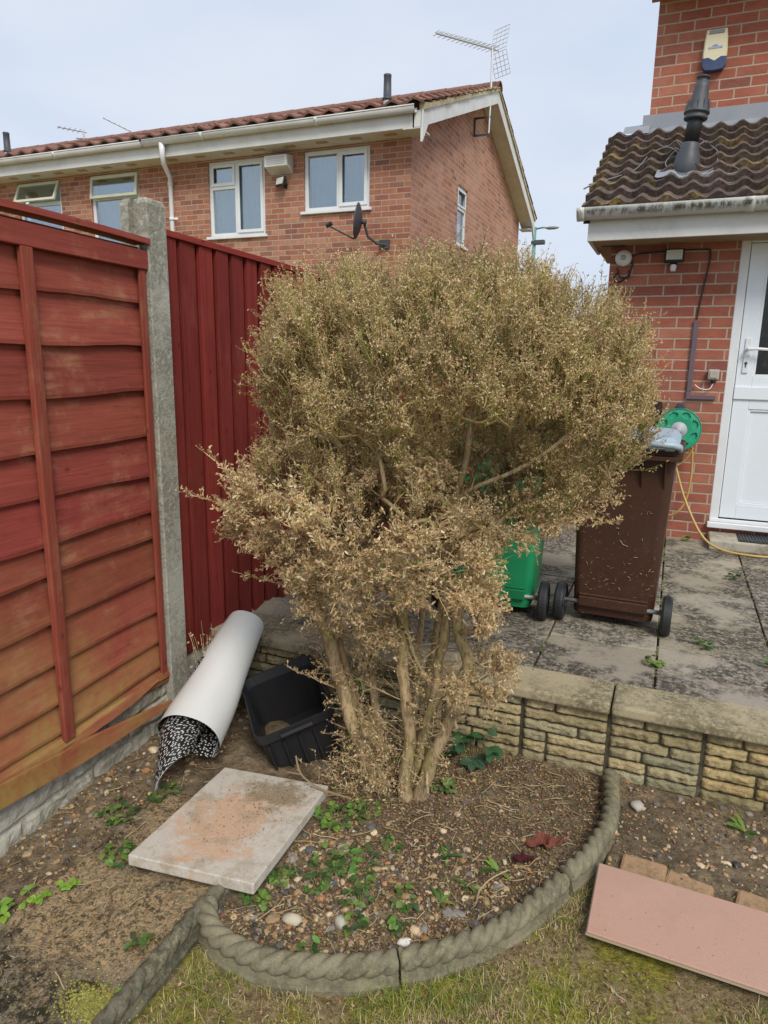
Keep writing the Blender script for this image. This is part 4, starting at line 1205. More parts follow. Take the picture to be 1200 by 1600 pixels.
gb2 = thing('gravel_board', 'mottled concrete gravel board under the dark red feather-edge fence', 'gravel board', (-1.965, 2.315, 0), (0, 0, R(-5.5)))
o = MB(); rockgrid(o, 0, 3.6, -.05, .30, .018, .012, .0815, .33, T=Matrix.Rotation(R(90), 4, 'Z') @ Matrix.Translation((0, -.012, 0))); o.box((-.02, 0, -.05), (.012, 3.6, .29)); o.build('board', M_posttop, gb2)
# rear fence far behind the shrub
t = thing('rear_fence', 'low dark timber fence behind the patio, seen only in gaps through the shrub', 'fence', (-1.65, 5.9, 0))
o = MB(); 
for k in range(11): o.box((k * .10, 0, .3), (k * .10 + .094, .02, 1.5), 0, (fr_.uniform(.8, 1.1),) * 3)
o.build('boards', M_feather, t); o = MB(); o.box((0, -.01, 1.5), (1.1, .03, 1.53)); o.build('capping_rail', M_featherh, t)

# ================================================================== RETAINING WALL
rw = thing('retaining_wall', 'low garden wall of rock-faced buff stone blocks under the patio edge', 'wall', (0, 2.6, 0))
o = MB(); o.box((-2.0, -.012, -.08), (3.4, .12, .30)); o.build('mortar_core', M_joint, rw)
o = MB(); br = random.Random(12)
def rock(x0, x1, z0, z1, tone):
    g_ = .0030
    x0 += g_; x1 -= g_; z0 += g_ * .8; z1 -= g_ * .8
    nu = max(8, int((x1 - x0) / .008)); nv = 11; sd = br.uniform(0, 99)
    def fn(a, b):
        # bevelled edges
        ea = min(a, 1 - a) * (x1 - x0); eb = min(b, 1 - b) * (z1 - z0)
        e = min(ea, eb)
        k = min(1, e / .010) ** .5
        x = x0 + (x1 - x0) * a + .0015 * noise.noise(Vector((a * 5, b * 5, sd)))
        z = z0 + (z1 - z0) * b + .0018 * noise.noise(Vector((a * 6, b * 2, sd + 9)))
        h = k * (.018 + .0095 * noise.fractal(Vector((x * 40, z * 40, sd)), .65, 2.1, 5))
        return (x, -.010 - h, z)
    o.grid(fn, nu, nv, 0, tone)
m0 = -.11
bounds = [m0 + .335 * k for k in range(-6, 11)]
for i in range(len(bounds) - 1):
    a, b = bounds[i], bounds[i + 1]
    base_t = (1.12, 1.0, .80) if a > .2 else (1.0, 1.0, .95)
    z = -.035; rows = [.047] * 7
    for r_, h in enumerate(rows):
        sp_ = br.choice([.38, .62, .3, .66, .55, .44, None])
        xs = [a + .004, b - .004] if sp_ is None else [a + .004, a + (b - a) * sp_, b - .004]
        for p, q in zip(xs, xs[1:]):
            tt = br.uniform(.78, 1.2); wr = br.uniform(.9, 1.08)
            rock(p, q, z, z + h, (base_t[0] * tt * wr, base_t[1] * tt, base_t[2] * tt * (2 - wr)))
        z += h
o.build('stone_blocks', M_stone, rw, smooth=True)
cr_ = random.Random(2)
for xa, xb in ((-1.94, -1.33), (-1.33, -.72), (-.72, -.108), (-.108, .50), (.50, 1.11), (1.11, 1.72), (1.72, 2.33), (2.33, 2.94)):
    o = MB(); dz = cr_.uniform(-.002, .003)
    nu, nv = 40, 14
    o.box((xa + .003, -.058, .300), (xb - .003, .160, .345 + dz))
    oo = o.build('coping_slab', M_coping, rw, bevel=.009)
# mortar rubble at the fence end
t = thing('mortar_rubble', 'rough pale mortar patch where the patio meets the red fence', 'mortar patch', (-1.72, 2.9, PZ - .03))
o = MB(); o.grid(lambda a, b: (-.26 + .42 * a, -.28 + 1.0 * b, (.05 * (1 - a) ** .7 * (1 if .03 < b < .97 else .2) if a < .97 else 0) + .025 * noise.fractal(Vector((a * 4, b * 7, 2)), .9, 2, 4) + .015), 40, 60)
o.build('mortar', concrete_mat('pale_mortar', (.36, .30, .22), (.46, .39, .29), (.16, .13, .09), (.3, .25, .2), dk=.6, bump=1, bd=.015), t, smooth=True)

# ================================================================== ROPE EDGING
M_rope_dark = concrete_mat('lichened_edging_concrete', (.21, .19, .13), (.15, .14, .10), (.05, .048, .035), (.38, .35, .20), dk=.7, lk=.8, ds=7, bump=.6, bd=.006)
def rope_edge(label, pts, lean=0, amp=.0128, mat=None, s0=0, n_sub=10, hz=.062, dirn=1):
    P = smooth_path([(x, y, 0) for x, y in pts], n_sub)
    # resample
    d = [0]
    for a, b in zip(P, P[1:]): d.append(d[-1] + (b - a).length)
    Ltot = d[-1]; N_ = int(Ltot / .0035); Q = []
    j = 0
    for k in range(N_ + 1):
        s_ = Ltot * k / N_
        while j < len(d) - 2 and d[j + 1] < s_: j += 1
        a = (s_ - d[j]) / max(1e-9, d[j + 1] - d[j]); Q.append((P[j].lerp(P[j + 1], a), s_))
    c = Q[len(Q) // 2][0]
    t = thing('rope_edging', label, 'garden edging', (c.x, c.y, 0), group='rope-topped concrete edging round the bed')
    rope, base = [], []
    for i, (p, s_) in enumerate(Q):
        tg = (Q[min(i + 1, N_)][0] - Q[max(i - 1, 0)][0]).normalized(); nn = Vector((-tg.y, tg.x, 0))
        q = p - c
        endk = min(1, min(s_, Ltot - s_) / .006) * .12 + .88
        rg = []
        for k in range(28):
            th = 2 * PI * k / 28
            g_ = abs(math.sin(1.5 * (th * -dirn - (s_ + s0) * 43)))
            r = (.0180 + amp * g_ ** .6) * endk + .0006 * noise.noise(Vector((s_ * 60, th * 2, 5)))
            rg.append(q + nn * (r * math.cos(th)) + Vector((0, 0, hz + r * math.sin(th))))
        rope.append(rg)
        if i % 4 == 0 or i == N_:
            base.append([q + nn * x + Vector((0, 0, z)) for x, z in ((-.028, -.06), (.028, -.06), (.030, .014), (.026, .022), (.021, .046), (-.021, .046), (-.026, .022), (-.030, .014))])
    o = MB(); o.loft(rope); o.build('rope_top', mat or M_rope, t, smooth=True)
    o = MB(); o.loft(base); o.build('base_strip', mat or M_rope, t)
B_ = BED
rope_edge('curved rope-topped edging at the front left of the bed, meeting the straight one', [(-1.105, 1.385), (-1.06, 1.33), (-.99, 1.295), (-.86, 1.285), (-.74, 1.315), (-.62, 1.365), (-.53, 1.422)])
rope_edge('curved rope-topped edging at the front right of the bed, beside the lawn', [(-.526, 1.428), (-.43, 1.50), (-.35, 1.58), (-.29, 1.66), (-.24, 1.75), (-.19, 1.855), (-.172, 1.895)], s0=.01)
rope_edge('smooth-worn curved edging running back from the lawn to the stone wall', [(-.165, 1.925), (-.12, 2.02), (-.095, 2.11), (-.072, 2.20), (-.066, 2.30), (-.074, 2.42), (-.09, 2.535)], s0=.02)
rope_edge('straight lichened edging between the mossy path and the lawn at bottom left', [(-1.095, 1.56), (-1.115, 1.36), (-1.112, 1.2), (-1.108, 1.0), (-1.10, .8), (-1.10, .55)], s0=.03, hz=.054, amp=.0075, mat=M_rope_dark)

# ================================================================== LOOSE THINGS
# concrete slab
t = thing('paving_slab', 'loose pale paving slab stained orange, tilted on the soil before the black tub', 'paving slab', (-1.235, 1.725, .078), (-.082, -.03, .09))
o = MB()
W2, L2 = .217, .29
def sf(a, b):
    return (-W2 + 2 * W2 * a, -L2 + 2 * L2 * b, .0008 * fbm(a * 3, b * 3, 4, 3))
o.box((-W2, -L2, -.036), (W2, L2, 0))
o.build('slab_block', M_slab, t, bevel=.004)
def dirtmat():
    m = NT('dirt_film'); return m.fin(m.mix(m.noise(60, 5, .7), (.05, .036, .02), (.13, .095, .05)), .95, .1)
M_dirt = dirtmat()

# (slab surface: pale concrete with an orange sand stain and a dark damp patch)
def slabmat():
    m = NT('stained_loose_slab')
    sp = m.n('SeparateXYZ'); m.set(sp.inputs[0], m.obj())
    def blob(cx, cy, rx, ry, sc, seed):
        dx = m.math('DIVIDE', m.math('SUBTRACT', sp.outputs[0], cx), rx); dy = m.math('DIVIDE', m.math('SUBTRACT', sp.outputs[1], cy), ry)
        d = m.math('SQRT', m.math('ADD', m.math('MULTIPLY', dx, dx), m.math('MULTIPLY', dy, dy)))
        nn = m.noise(sc, 7, .75, vec=m.mapv(m.obj(), (1, 1, 1), (seed, seed, 0)))
        return m.math('ADD', d, m.math('MULTIPLY', m.math('SUBTRACT', nn, .5), 3.6))
    fine = m.noise(150, 5, .75); mid = m.noise(22, 6, .7)
    c = m.mix(mid, (.50, .46, .39), (.66, .62, .55))
    o1 = m.math('MULTIPLY', m.ramp(blob(-.02, -.04, .19, .24, 13, 2), [(.55, 1), (1.15, 0)]), m.ramp(fine, [(.38, .25), (.56, 1)]))
    c = m.mix(m.math('MULTIPLY', o1, .9), c, m.mix(mid, (.60, .30, .14), (.62, .40, .24)))
    o2 = m.math('MULTIPLY', m.ramp(blob(.06, .17, .14, .11, 16, 7), [(.5, 1), (1.1, 0)]), m.ramp(fine, [(.34, .5), (.52, 1)]))
    c = m.mix(m.math('MULTIPLY', o2, .85), c, m.mix(mid, (.16, .115, .055), (.30, .22, .11)))
    c = m.mix(m.ramp(m.vor(75), [(.08, .6), (.16, 0)]), c, (.25, .2, .15))
    c = m.mix(m.math('MULTIPLY', m.ramp(m.noise(9, 7, .75, vec=m.mapv(m.obj(), (1, 1, 1), (5, 9, 1))), [(.50, 0), (.60, .7)]), m.ramp(fine, [(.4, .2), (.55, 1)])), c, (.33, .26, .17))
    c = m.mix(m.ramp(fine, [(.3, .4), (.5, 0)]), c, (.30, .26, .2))
    m.bump(m.math('ADD', mid, fine), .5, .003)
    return m.fin(c, .92, .15)
bpy.data.objects['slab_block'].data.materials[0] = slabmat()

# pink board
t = thing('pink_board', 'flat pink painted board lying on the grass at bottom right', 'board', (.40, 1.865, .048), (R(-1.2), R(.8), R(-.8)))
def pinkm():
    m = NT('pink_board_surface')
    sp = m.noise(260, 3, .6)
    c = m.mix(m.noise(3, 4), (.47, .285, .215), (.53, .33, .255))
    c = m.mix(m.ramp(m.noise(1.5, 3), [(.5, 0), (.8, .5)]), c, (.58, .36, .30))
    c = m.mix(m.ramp(m.noise(9, 7, .8), [(.60, 0), (.66, .5)]), c, (.40, .24, .19))
    c = m.mix(m.ramp(m.noise(2.2, 6, .7), [(.48, 0), (.7, .45)]), c, (.36, .24, .17)); c = m.mix(m.ramp(sp, [(.3, .35), (.6, 0)]), c, (.34, .19, .15)); m.bump(sp, .3, .0015); return m.fin(c, .6, .3)
o = MB(); o.box((-.48, -.152, .0), (.55, .150, .007)); o.build('face', pinkm(), t, bevel=.002)
o = MB(); o.box((-.483, -.150, -.010), (.552, .152, -.0005)); o.build('backing', NT('beige_chipboard').fin((.42, .34, .22), .9), t, bevel=.002)
# edging bricks by it
M_bb = concrete_mat('old_edging_brick', (.34, .21, .115), (.42, .28, .17), (.12, .10, .05), (.22, .24, .10), dk=.5, lk=.5, ds=6)
for (x, y, rz_, lab) in ((.055, 2.075, -.10, 'mossy tan edging brick by the top left corner of the pink board'), (.185, 2.045, -.25, 'tan edging brick behind the middle of the pink board'), (.385, 2.045, -.22, 'reddish edging brick behind the right part of the pink board')):
    t = thing('edging_brick', lab, 'brick', (x, y, .0), (R(6), R(-3), rz_), group='old bricks edging the lawn')
    o = MB(); o.box((-.068, -.045, -.04), (.068, .045, .046)); o.build('brick_block', M_bb, t, bevel=.010)

# vinyl roll
def spotted():
    m = NT('black_vinyl_with_white_dots')
    v_ = m.n('TexVoronoi', feature='F1', voronoi_dimensions='2D'); m.set(v_.inputs['Vector'], m.uv()); v_.inputs['Scale'].default_value = 82; v_.inputs['Randomness'].default_value = .85; v = v_.outputs['Distance']
    sz = m.noise(70, 2, vec=m.uv())
    d = m.math('LESS_THAN', v, m.math('ADD', .13, m.math('MULTIPLY', sz, .20)))
    return m.fin(m.mix(d, (.012, .012, .014), (.66, .66, .62)), .28, .5)
M_spot = spotted()
M_vinyl = paint_mat('white_vinyl', (.66, .67, .65), .35, .12, (.35, .33, .3), .4, dscale=3)
roll_ = thing('vinyl_roll', 'pale grey rolled vinyl sheet leaning on the low wall, black and white dots inside', 'vinyl roll')
A0 = Vector((-1.595, 1.93, .172)); A1 = Vector((-1.705, 2.50, .425))
ax = (A1 - A0).normalized(); sx = Vector((1, 0, 0)); sx = (sx - ax * sx.dot(ax)).normalized(); sz_ = sx.cross(ax).normalized()
if sz_.z < 0: sz_ = -sz_
def sheet(name, r_of, th0, th1, s0, s1, mat, off=0, nn=60, ns=24, parent=roll_):
    mb = MB(); Lr = (A1 - A0).length
    def fn(a, b):
        s_ = s0(a) + (s1 - s0(a)) * b
        th = th0 + (th1 - th0) * a
        r = r_of(a, s_) + off
        c = A0.lerp(A1, s_) + Vector((0, 0, 0))
        return c + sx * (r * math.cos(th)) + sz_ * (r * math.sin(th) * 1.0)
    mb.grid(fn, nn, ns, uvf=lambda a, b: ((th1 - th0) * a * .1, b * Lr + 0))
    return mb.build(name, mat, parent, smooth=True)
rad = lambda a, s_: (.124 - .042 * s_) * (1 + .05 * math.sin(a * 7 + 1)) * (1 + .02 * math.sin(s_ * 9 + a * 5) + .05 * noise.noise(Vector((a * 5, s_ * 3, 2))))
s_start = lambda a: .0 + .03 * math.sin(a * PI)
# outer shell: from lower left, over the top, to the curled right lip
sheet('outer_sheet', rad, R(215), R(-55), s_start, 1.0, M_vinyl, 0)
sheet('dotted_lining', rad, R(215), R(-55), lambda a: s_start(a) + .002, .999, M_spot, -.0028)
# curled right lip
lip = lambda a, s_: (.124 - .042 * s_) * (1 - .45 * a ** 1.3)
sheet('curled_lip', lip, R(-55), R(-120), s_start, .9, M_vinyl, 0, 24)
sheet('curled_lip_lining', lip, R(-55), R(-118), lambda a: .003, .89, M_spot, -.0028, 24)
# inner tail: a dotted coil that sticks out to a point
coil = lambda a, s_: .062
def tail(off, mat, name, flip=False):
    mb = MB()
    def fn(a, b):
        th = R(200) + (R(-10) - R(200)) * a
        tip_s = -.40 + .42 * abs(a - .22) * 1.0
        s_ = tip_s + (.55 - tip_s) * b
        k = max(0, min(1, (-s_) / .4))
        r = (.075 - .036 * k) + off
        c = A0.lerp(A1, s_) + sx * (-.035 + .045 * k) + sz_ * (.012 - .03 * k)
        p = c + sx * (r * math.cos(th)) + sz_ * (r * math.sin(th))
        return p
    mb.grid(fn, 50, 50, uvf=lambda a, b: (a * .20, b * .8))
    mb.build(name, mat, roll_, smooth=True)
tail(0, M_spot, 'inner_coil'); tail(-.003, M_vinyl, 'inner_coil_back')

# black tub
def rrect(wd, dp, r, n=5):
    pts_ = []
    for cx, cy, a0 in ((wd / 2 - r, dp / 2 - r, 0), (-wd / 2 + r, dp / 2 - r, 90), (-wd / 2 + r, -dp / 2 + r, 180), (wd / 2 - r, -dp / 2 + r, 270)):
        for k in range(n + 1):
            a = R(a0 + 90 * k / n); pts_.append((cx + r * math.cos(a), cy + r * math.sin(a)))
    return pts_
tub = thing('recycling_tub', 'black plastic recycling tub tipped on its side behind the loose slab', 'tub', (-1.325, 2.34, .0), (R(8.7), R(-17.4), R(39.2)))
tub.scale = (1.13, 1.13, 1.08)
Wt, Dt, Ht = .285, .365, .255
secs = [(.83, 0), (.86, .10), (.92, .80), (.93, .86), (1.0, .865), (1.0, 1.0), (.965, 1.0), (.90, .86), (.82, .05)]
rings = [[(x, y, z * Ht) for x, y in rrect(Wt * k, Dt * k, .035)] for k, z in secs]
o = MB(); o.loft(rings, True, True); 
tb = o.build('tub_shell', M_black, tub, smooth=False)
o = MB()
for k in range(-2, 3):
    o.box((k * .055 - .004, -Dt * .47, .03), (k * .055 + .004, -Dt * .445, Ht * .80), T=Tm((0, 0, 0), (R(2), 0, 0)))
o.tube([(-Wt * .20, -Dt * .5 - .008, Ht * .93), (Wt * .20, -Dt * .5 - .008, Ht * .93)], .008, 8)
o.build('rim_grip', M_black, tub)
o = MB(); o.grid(lambda a, b: (-.115 + .19 * a, -.15 + .25 * b, .012 + .012 * fbm(a, b, 5, 3) + .05 * (1 - b) ** 3 * (1 - a)), 20, 20); o.build('debris', M_dirt, tub, smooth=True)

# wheelie bins
def bin_(name, label, loc, rz_, bm, bm2, lidm, Wb=.47, Db=.52, Hb=.94, closed=False):
    t = thing(name, label, 'wheelie bin', loc, (0, 0, rz_), group='wheelie bins on the patio')
    # local: back (wheels) faces -Y at y = 0, front at +Y
    o = MB(); rings = []
    for z, k, kd in ((.05, .82, .70), (.07, .84, .74), (.45, .90, .86), (.86, .985, .975), (.885, 1.0, 1.0)):
        ring_ = [(x, y + Db * .5 * kd + (.045 * (1 - z / .9)) * .2, z) for x, y in rrect(Wb * k, Db * kd, .04)]
        rings.append(ring_)
    # rim
    for z, e in ((.886, .024), (.93, .026), (.935, .02), (.935, -.012), (.88, -.012)):
        rings.append([(x, y + Db * .5, z) for x, y in rrect(Wb + e * 2, Db + e * 2, .045)])
    rings.append([(x, y + Db * .5 * .75, .08) for x, y in rrect(Wb * .8, Db * .7, .04)])
    o.loft(rings, True, True); o.build('body', bm, t, smooth=False, bevel=.0)
    o = MB()
    o.box((-Wb * .36, -.016, .095), (Wb * .36, .03, .150)); o.box((-Wb * .36, -.010, .15), (Wb * .36, .02, .165))
    o.build('axle_housing', bm2, t, bevel=.006)
    o = MB(); o.tube([(-Wb * .5 - .03, .012, .11), (Wb * .5 + .03, .012, .11)], .011, 10); o.build('axle', M_alu if closed else M_midgrey, t, smooth=True)
    for sx_ in (-1, 1):
        wo = MB(); T = Tm((sx_ * (Wb * .5 + .025), .012, .10), (0, PI / 2, 0))
        wo.lathe([(.030, -.012), (.075, -.014), (.080, -.024), (.094, -.022), (.100, -.012), (.100, .012), (.094, .022), (.080, .024), (.075, .014), (.030, .012)], 36, T=T)
        wl = wo.build('wheel', M_black, t, smooth=False)
        wo = MB(); wo.lathe([(.028, -.020), (.028, .020)], 16, T=T)
        for k in range(5):
            a = 2 * PI * k / 5; wo.box((.02, -.006, -.017), (.078, .006, .017), T=T @ Matrix.Rotation(a, 4, 'Z'))
        wo.build('rim', M_dark, wl)
    # strengthening webs and handle at the back
    o = MB()
    for x in (-Wb * .40, Wb * .40, -Wb * .18, Wb * .18):
        o.add([(x - .004, -.0, .74), (x + .004, 0, .74), (x + .004, .03, .74), (x - .004, .03, .74), (x - .004, -.05, .885), (x + .004, -.05, .885), (x + .004, .01, .885), (x - .004, .01, .885)], [(0, 3, 2, 1), (4, 5, 6, 7), (0, 1, 5, 4), (1, 2, 6, 5), (2, 3, 7, 6), (3, 0, 4, 7)])
    o.box((-Wb * .5 - .02, -.062, .885), (Wb * .5 + .02, -.012, .905))
    o.build('back_web', bm, t, bevel=.002)
    for sg in (-1, 1):
        o = MB()
        o.tube([(sg * (Wb * .5 + .005), .0, .93), (sg * (Wb * .5 + .005), -.06, .955), (sg * (Wb * .5 - .02), -.088, .965), (sg * Wb * .5 * .35, -.088, .965)], .015, 10)
        o.build('handle', lidm, t, smooth=True)
    # lid
    o = MB(); rings = []
    for z, k in ((.936, 1.0), (.950, 1.01), (.962, .99), (.982, .92), (.990, .84)):
        rings.append([(x, y + Db * .5 + .03, z + .012 * (y / Db)) for x, y in rrect(Wb * k, Db * k, .05)])
    o.loft(rings, True, True)
    o.tube([(-Wb * .47, -.045, .968), (Wb * .47, -.045, .968)], .019, 12)
    for x in (-Wb * .42, Wb * .42): o.tube([(x - .02, -.045, .965), (x + .02, -.045, .965)], .034, 14)
    o.build('lid', lidm, t, bevel=.004)
    return t
def binmat(name, c, scr):
    m = NT(name)
    st = m.noise(1.0, 4, .7, vec=m.mapv(m.obj(), (90, 90, 18)), dist=1.5)
    k = m.ramp(st, [(.67, 0), (.70, .8)])
    sc2 = m.ramp(m.noise(42, 5, .7, dist=2.5), [(.645, 0), (.66, .9)])
    sp = m.n('SeparateXYZ'); m.set(sp.inputs[0], m.obj())
    low = m.ramp(sp.outputs[2], [(.05, 1), (.7, .25)])
    kk = m.math('MULTIPLY', m.math('MAXIMUM', m.math('MULTIPLY', k, .0), sc2), low)
    cc = m.mix(m.noise(3, 5, .6), [x * .82 for x in c], [x * 1.15 for x in c])
    dust = m.ramp(m.noise(5, 6, .7), [(.5, 0), (.8, .2)])
    cc = m.mix(m.math('MULTIPLY', dust, .5), cc, (.2, .16, .12))
    m.bump(m.noise(220, 3), .12, .001)
    return m.fin(m.mix(m.math('MULTIPLY', kk, scr), cc, (.42, .34, .26)), m.ramp(m.noise(6, 4), [(.3, .38), (.7, .6)]), .4)
M_brown = binmat('brown_bin_plastic', (.055, .022, .012), 1.0)
M_bgreen = binmat('green_bin_plastic', (.010, .27, .105), .5)
M_bgreen2 = binmat('dark_green_bin_plastic', (.008, .20, .075), .3)
M_bluegrey = paint_mat('pale_blue_grey_lid', (.36, .45, .53), .4, .35, (.25, .3, .33))
bb = bin_('brown_wheelie_bin', 'dark brown wheelie bin with pale grey-blue lid, its back towards the wall', (-.186, 3.44, PZ), R(-1.5), M_brown, M_brown, M_bluegrey, Wb=.455); bb.scale = (1, 1, .965)
o = MB(); gr_ = random.Random(4)
for k in range(60):
    x, z = gr_.uniform(-.17, .17), gr_.choice([gr_.uniform(.17, .35), gr_.uniform(.17, .6), gr_.uniform(.2, .8)]); a = gr_.gauss(.3, .9); L = gr_.uniform(.002, .011) * (2.4 if gr_.random() < .08 else 1); cv = gr_.uniform(-.3, .3)
    o.tube([(x, .001, z), (x + L * math.cos(a), -.001, z + L * math.sin(a)), (x + L * 1.9 * math.cos(a + cv), .001, z + L * 1.9 * math.sin(a + cv))], gr_.uniform(.0005, .0011), 4, col=gr_.choice([(.50, .40, .26), (.40, .30, .18), (.60, .52, .38)]))
tag(o.build('stuck_grass', M_litter, bb), kind='stuff')
bin_('green_wheelie_bin', 'bright green wheelie bin half hidden behind the shrub', (-.79, 3.375, PZ), R(3), M_bgreen, M_bgreen2, M_bgreen, Wb=.50, closed=True)

# ================================================================== SHRUB
shrub = thing('dead_shrub', 'large half-dead multi-stemmed shrub with a clipped tan-brown crown', 'shrub', (-.78, 2.14, 0))
sp_inv = Matrix.Translation((.78, -2.14, 0))
srg = random.Random(21); nr = np.random.default_rng(5)
nodes, parent_, fixedr = [], [], []
def addnode(p, par):
    nodes.append(Vector(p)); parent_.append(par); return len(nodes) - 1
STEMS = [
 [(-.83, 2.13, -.02), (-.88, 2.12, .08), (-.995, 2.12, .30), (-1.09, 2.14, .56), (-1.17, 2.15, .78), (-1.27, 2.16, 1.02), (-1.34, 2.18, 1.22), (-1.36, 2.22, 1.45)],
 [(-.83, 2.18, -.02), (-.87, 2.20, .05), (-.95, 2.24, .28), (-1.0, 2.30, .62), (-1.02, 2.33, .88), (-1.08, 2.38, 1.15), (-1.12, 2.42, 1.45)],
 [(-.77, 2.10, -.02), (-.76, 2.09, .14), (-.74, 2.07, .37), (-.765, 2.07, .56), (-.80, 2.10, .80), (-.86, 2.16, 1.0), (-.90, 2.25, 1.25)],
 [(-.76, 2.13, -.02), (-.745, 2.13, .14), (-.68, 2.12, .40), (-.665, 2.12, .49), (-.655, 2.16, .77), (-.68, 2.19, .92), (-.70, 2.24, 1.15), (-.72, 2.30, 1.45)],
 [(-.72, 2.12, -.02), (-.69, 2.11, .16), (-.61, 2.11, .38), (-.557, 2.12, .535), (-.60, 2.14, .71), (-.605, 2.16, .83), (-.58, 2.18, .98), (-.645, 2.18, 1.15)],
 [(-.80, 2.22, -.02), (-.80, 2.26, .2), (-.82, 2.34, .5), (-.80, 2.42, .9), (-.78, 2.5, 1.3)],
 [(-.74, 2.17, -.02), (-.72, 2.20, .2), (-.74, 2.26, .45), (-.72, 2.32, .75), (-.66, 2.38, 1.1), (-.60, 2.42, 1.4)],
 [(-.85, 2.16, -.02), (-.93, 2.18, .15), (-1.05, 2.22, .42), (-1.14, 2.26, .70), (-1.20, 2.28, 1.0)],
]
SIDE = [  # (stem, node index, points)
 (3, 3, [(-.725, 2.07, .60), (-.76, 2.05, .72), (-.83, 2.02, .86), (-.92, 1.98, .98)]),
 (4, 3, [(-.52, 2.08, .56), (-.46, 2.05, .62), (-.42, 2.04, .68)]),
 (4, 7, [(-.56, 2.15, 1.21), (-.44, 2.14, 1.27), (-.34, 2.14, 1.34), (-.24, 2.16, 1.44)]),
 (4, 7, [(-.61, 2.17, 1.28), (-.595, 2.18, 1.42), (-.54, 2.2, 1.6)]),
 (4, 6, [(-.48, 2.2, 1.10), (-.36, 2.22, 1.22), (-.22, 2.26, 1.36)]),
 (0, 4, [(-1.22, 2.08, .9), (-1.30, 2.04, 1.0), (-1.36, 2.0, 1.1)]),
 (0, 5, [(-1.18, 2.08, 1.15), (-1.1, 2.06, 1.3)]),
 (2, 4, [(-.86, 2.04, .92), (-.95, 2.0, 1.05)]),
 (1, 4, [(-1.12, 2.25, .98), (-1.2, 2.2, 1.2)]),
]
stem_ids = []
for st_ in STEMS:
    P = smooth_path(st_, 5); ids = []; par = -1; idx = []
    for k, p in enumerate(P):
        jit = Vector((.020 * noise.noise(Vector((p.z * 9, len(stem_ids) * 7.7, 0))), .018 * noise.noise(Vector((p.z * 9, len(stem_ids) * 7.7, 5))), 0)) * min(1, max(0, p.z) * 8) + Vector((srg.gauss(0, .002), srg.gauss(0, .002), 0)) if k else Vector((0, 0, 0))
        par = addnode(p + jit, par); idx.append(par)
    stem_ids.append(idx)
for (si, ni, pts_) in SIDE:
    st_i = stem_ids[si][min(ni * 5, len(stem_ids[si]) - 1)]
    P = smooth_path([nodes[st_i]] + [Vector(p) for p in pts_], 4); par = st_i
    for p in P[1:]: par = addnode(p, par)
# crown volume: a union of ellipsoids, each (centre, radii, count)
CROWN = [((-.745, 2.36, 1.49), (.69, .64, .42), 2100), ((-.40, 2.34, 1.42), (.345, .45, .34), 560), ((-1.12, 2.28, 1.64), (.27, .36, .23), 260), ((-.50, 2.24, 1.20), (.30, .32, .17), 190), ((-1.15, 2.12, 1.10), (.29, .28, .23), 350), ((-.93, 2.06, .83), (.23, .20, .15), 95), ((-.60, 2.03, .80), (.12, .12, .11), 26),
         ((-.85, 2.03, 1.04), (.34, .30, .23), 280), ((-.68, 2.02, .95), (.17, .18, .12), 65), ((-.50, 2.06, .61), (.12, .12, .10), 34), ((-1.02, 2.20, .62), (.16, .13, .25), 46)]
targets = []
for (c, r, n_) in CROWN:
    k = 0
    while k < n_:
        v = nr.normal(size=3); v /= np.linalg.norm(v)
        rad_ = nr.uniform(.25, 1) ** (.40) * .93
        p = Vector((c[0] + v[0] * r[0] * rad_, c[1] + v[1] * r[1] * rad_, c[2] + v[2] * r[2] * rad_))
        if p.z < .4 and c[2] > .8: continue
        if -.67 < p.x < -.28 and 1.15 < p.z < 1.42 and p.y < 2.16: continue
        if -.80 < p.x < -.52 and p.z < .88 and p.z > .66: continue
        targets.append(p); k += 1
root = Vector((-.78, 2.14, .75))
targets.sort(key=lambda p: (p - root).length + srg.uniform(0, .12))
NPos = np.zeros((60000, 3)); 
nfix = len(nodes)
for i, p in enumerate(nodes): NPos[i] = p
cnt = len(nodes)
ndir = [Vector((0, 0, 1))] * cnt
for i in range(cnt):
    if parent_[i] >= 0: ndir[i] = (nodes[i] - nodes[parent_[i]]).normalized()
for tg_ in targets:
    tv = np.array(tg_); D = tv - NPos[:cnt]; dist = np.sqrt((D ** 2).sum(1)) + 1e-6
    # prefer nodes lower / nearer to the root than the target
    pen = dist * (1 + .9 * np.clip(-(D[:, 2]) / dist, 0, 1)) + .25 * np.maximum(0, np.sqrt(((NPos[:cnt] - np.array(root)) ** 2).sum(1)) - np.linalg.norm(tv - np.array(root)))
    pen[:cnt][NPos[:cnt, 2] < .42 * min(1, tg_.z / .9)] += 1.0
    j = int(pen.argmin()); d_ = dist[j]
    if d_ < .02: continue
    n_ = max(2, int(d_ / .035)); p0 = Vector(NPos[j]); 
    pd = ndir[j]; out_d = (tg_ - p0).normalized()
    c1 = p0 + (pd * .45 + out_d * .55).normalized() * d_ * .4
    c2 = tg_ - (out_d * .6 + Vector((0, 0, .6))).normalized() * d_ * .3
    par = j
    for k in range(1, n_ + 1):
        u = k / n_
        p = p0 * (1 - u) ** 3 + c1 * 3 * u * (1 - u) ** 2 + c2 * 3 * u * u * (1 - u) + tg_ * u ** 3
        p = p + Vector((srg.gauss(0, .003), srg.gauss(0, .003), srg.gauss(0, .003)))
        nd = addnode(p, par); NPos[nd] = p; ndir.append((p - nodes[par]).normalized()); par = nd
    cnt = len(nodes)
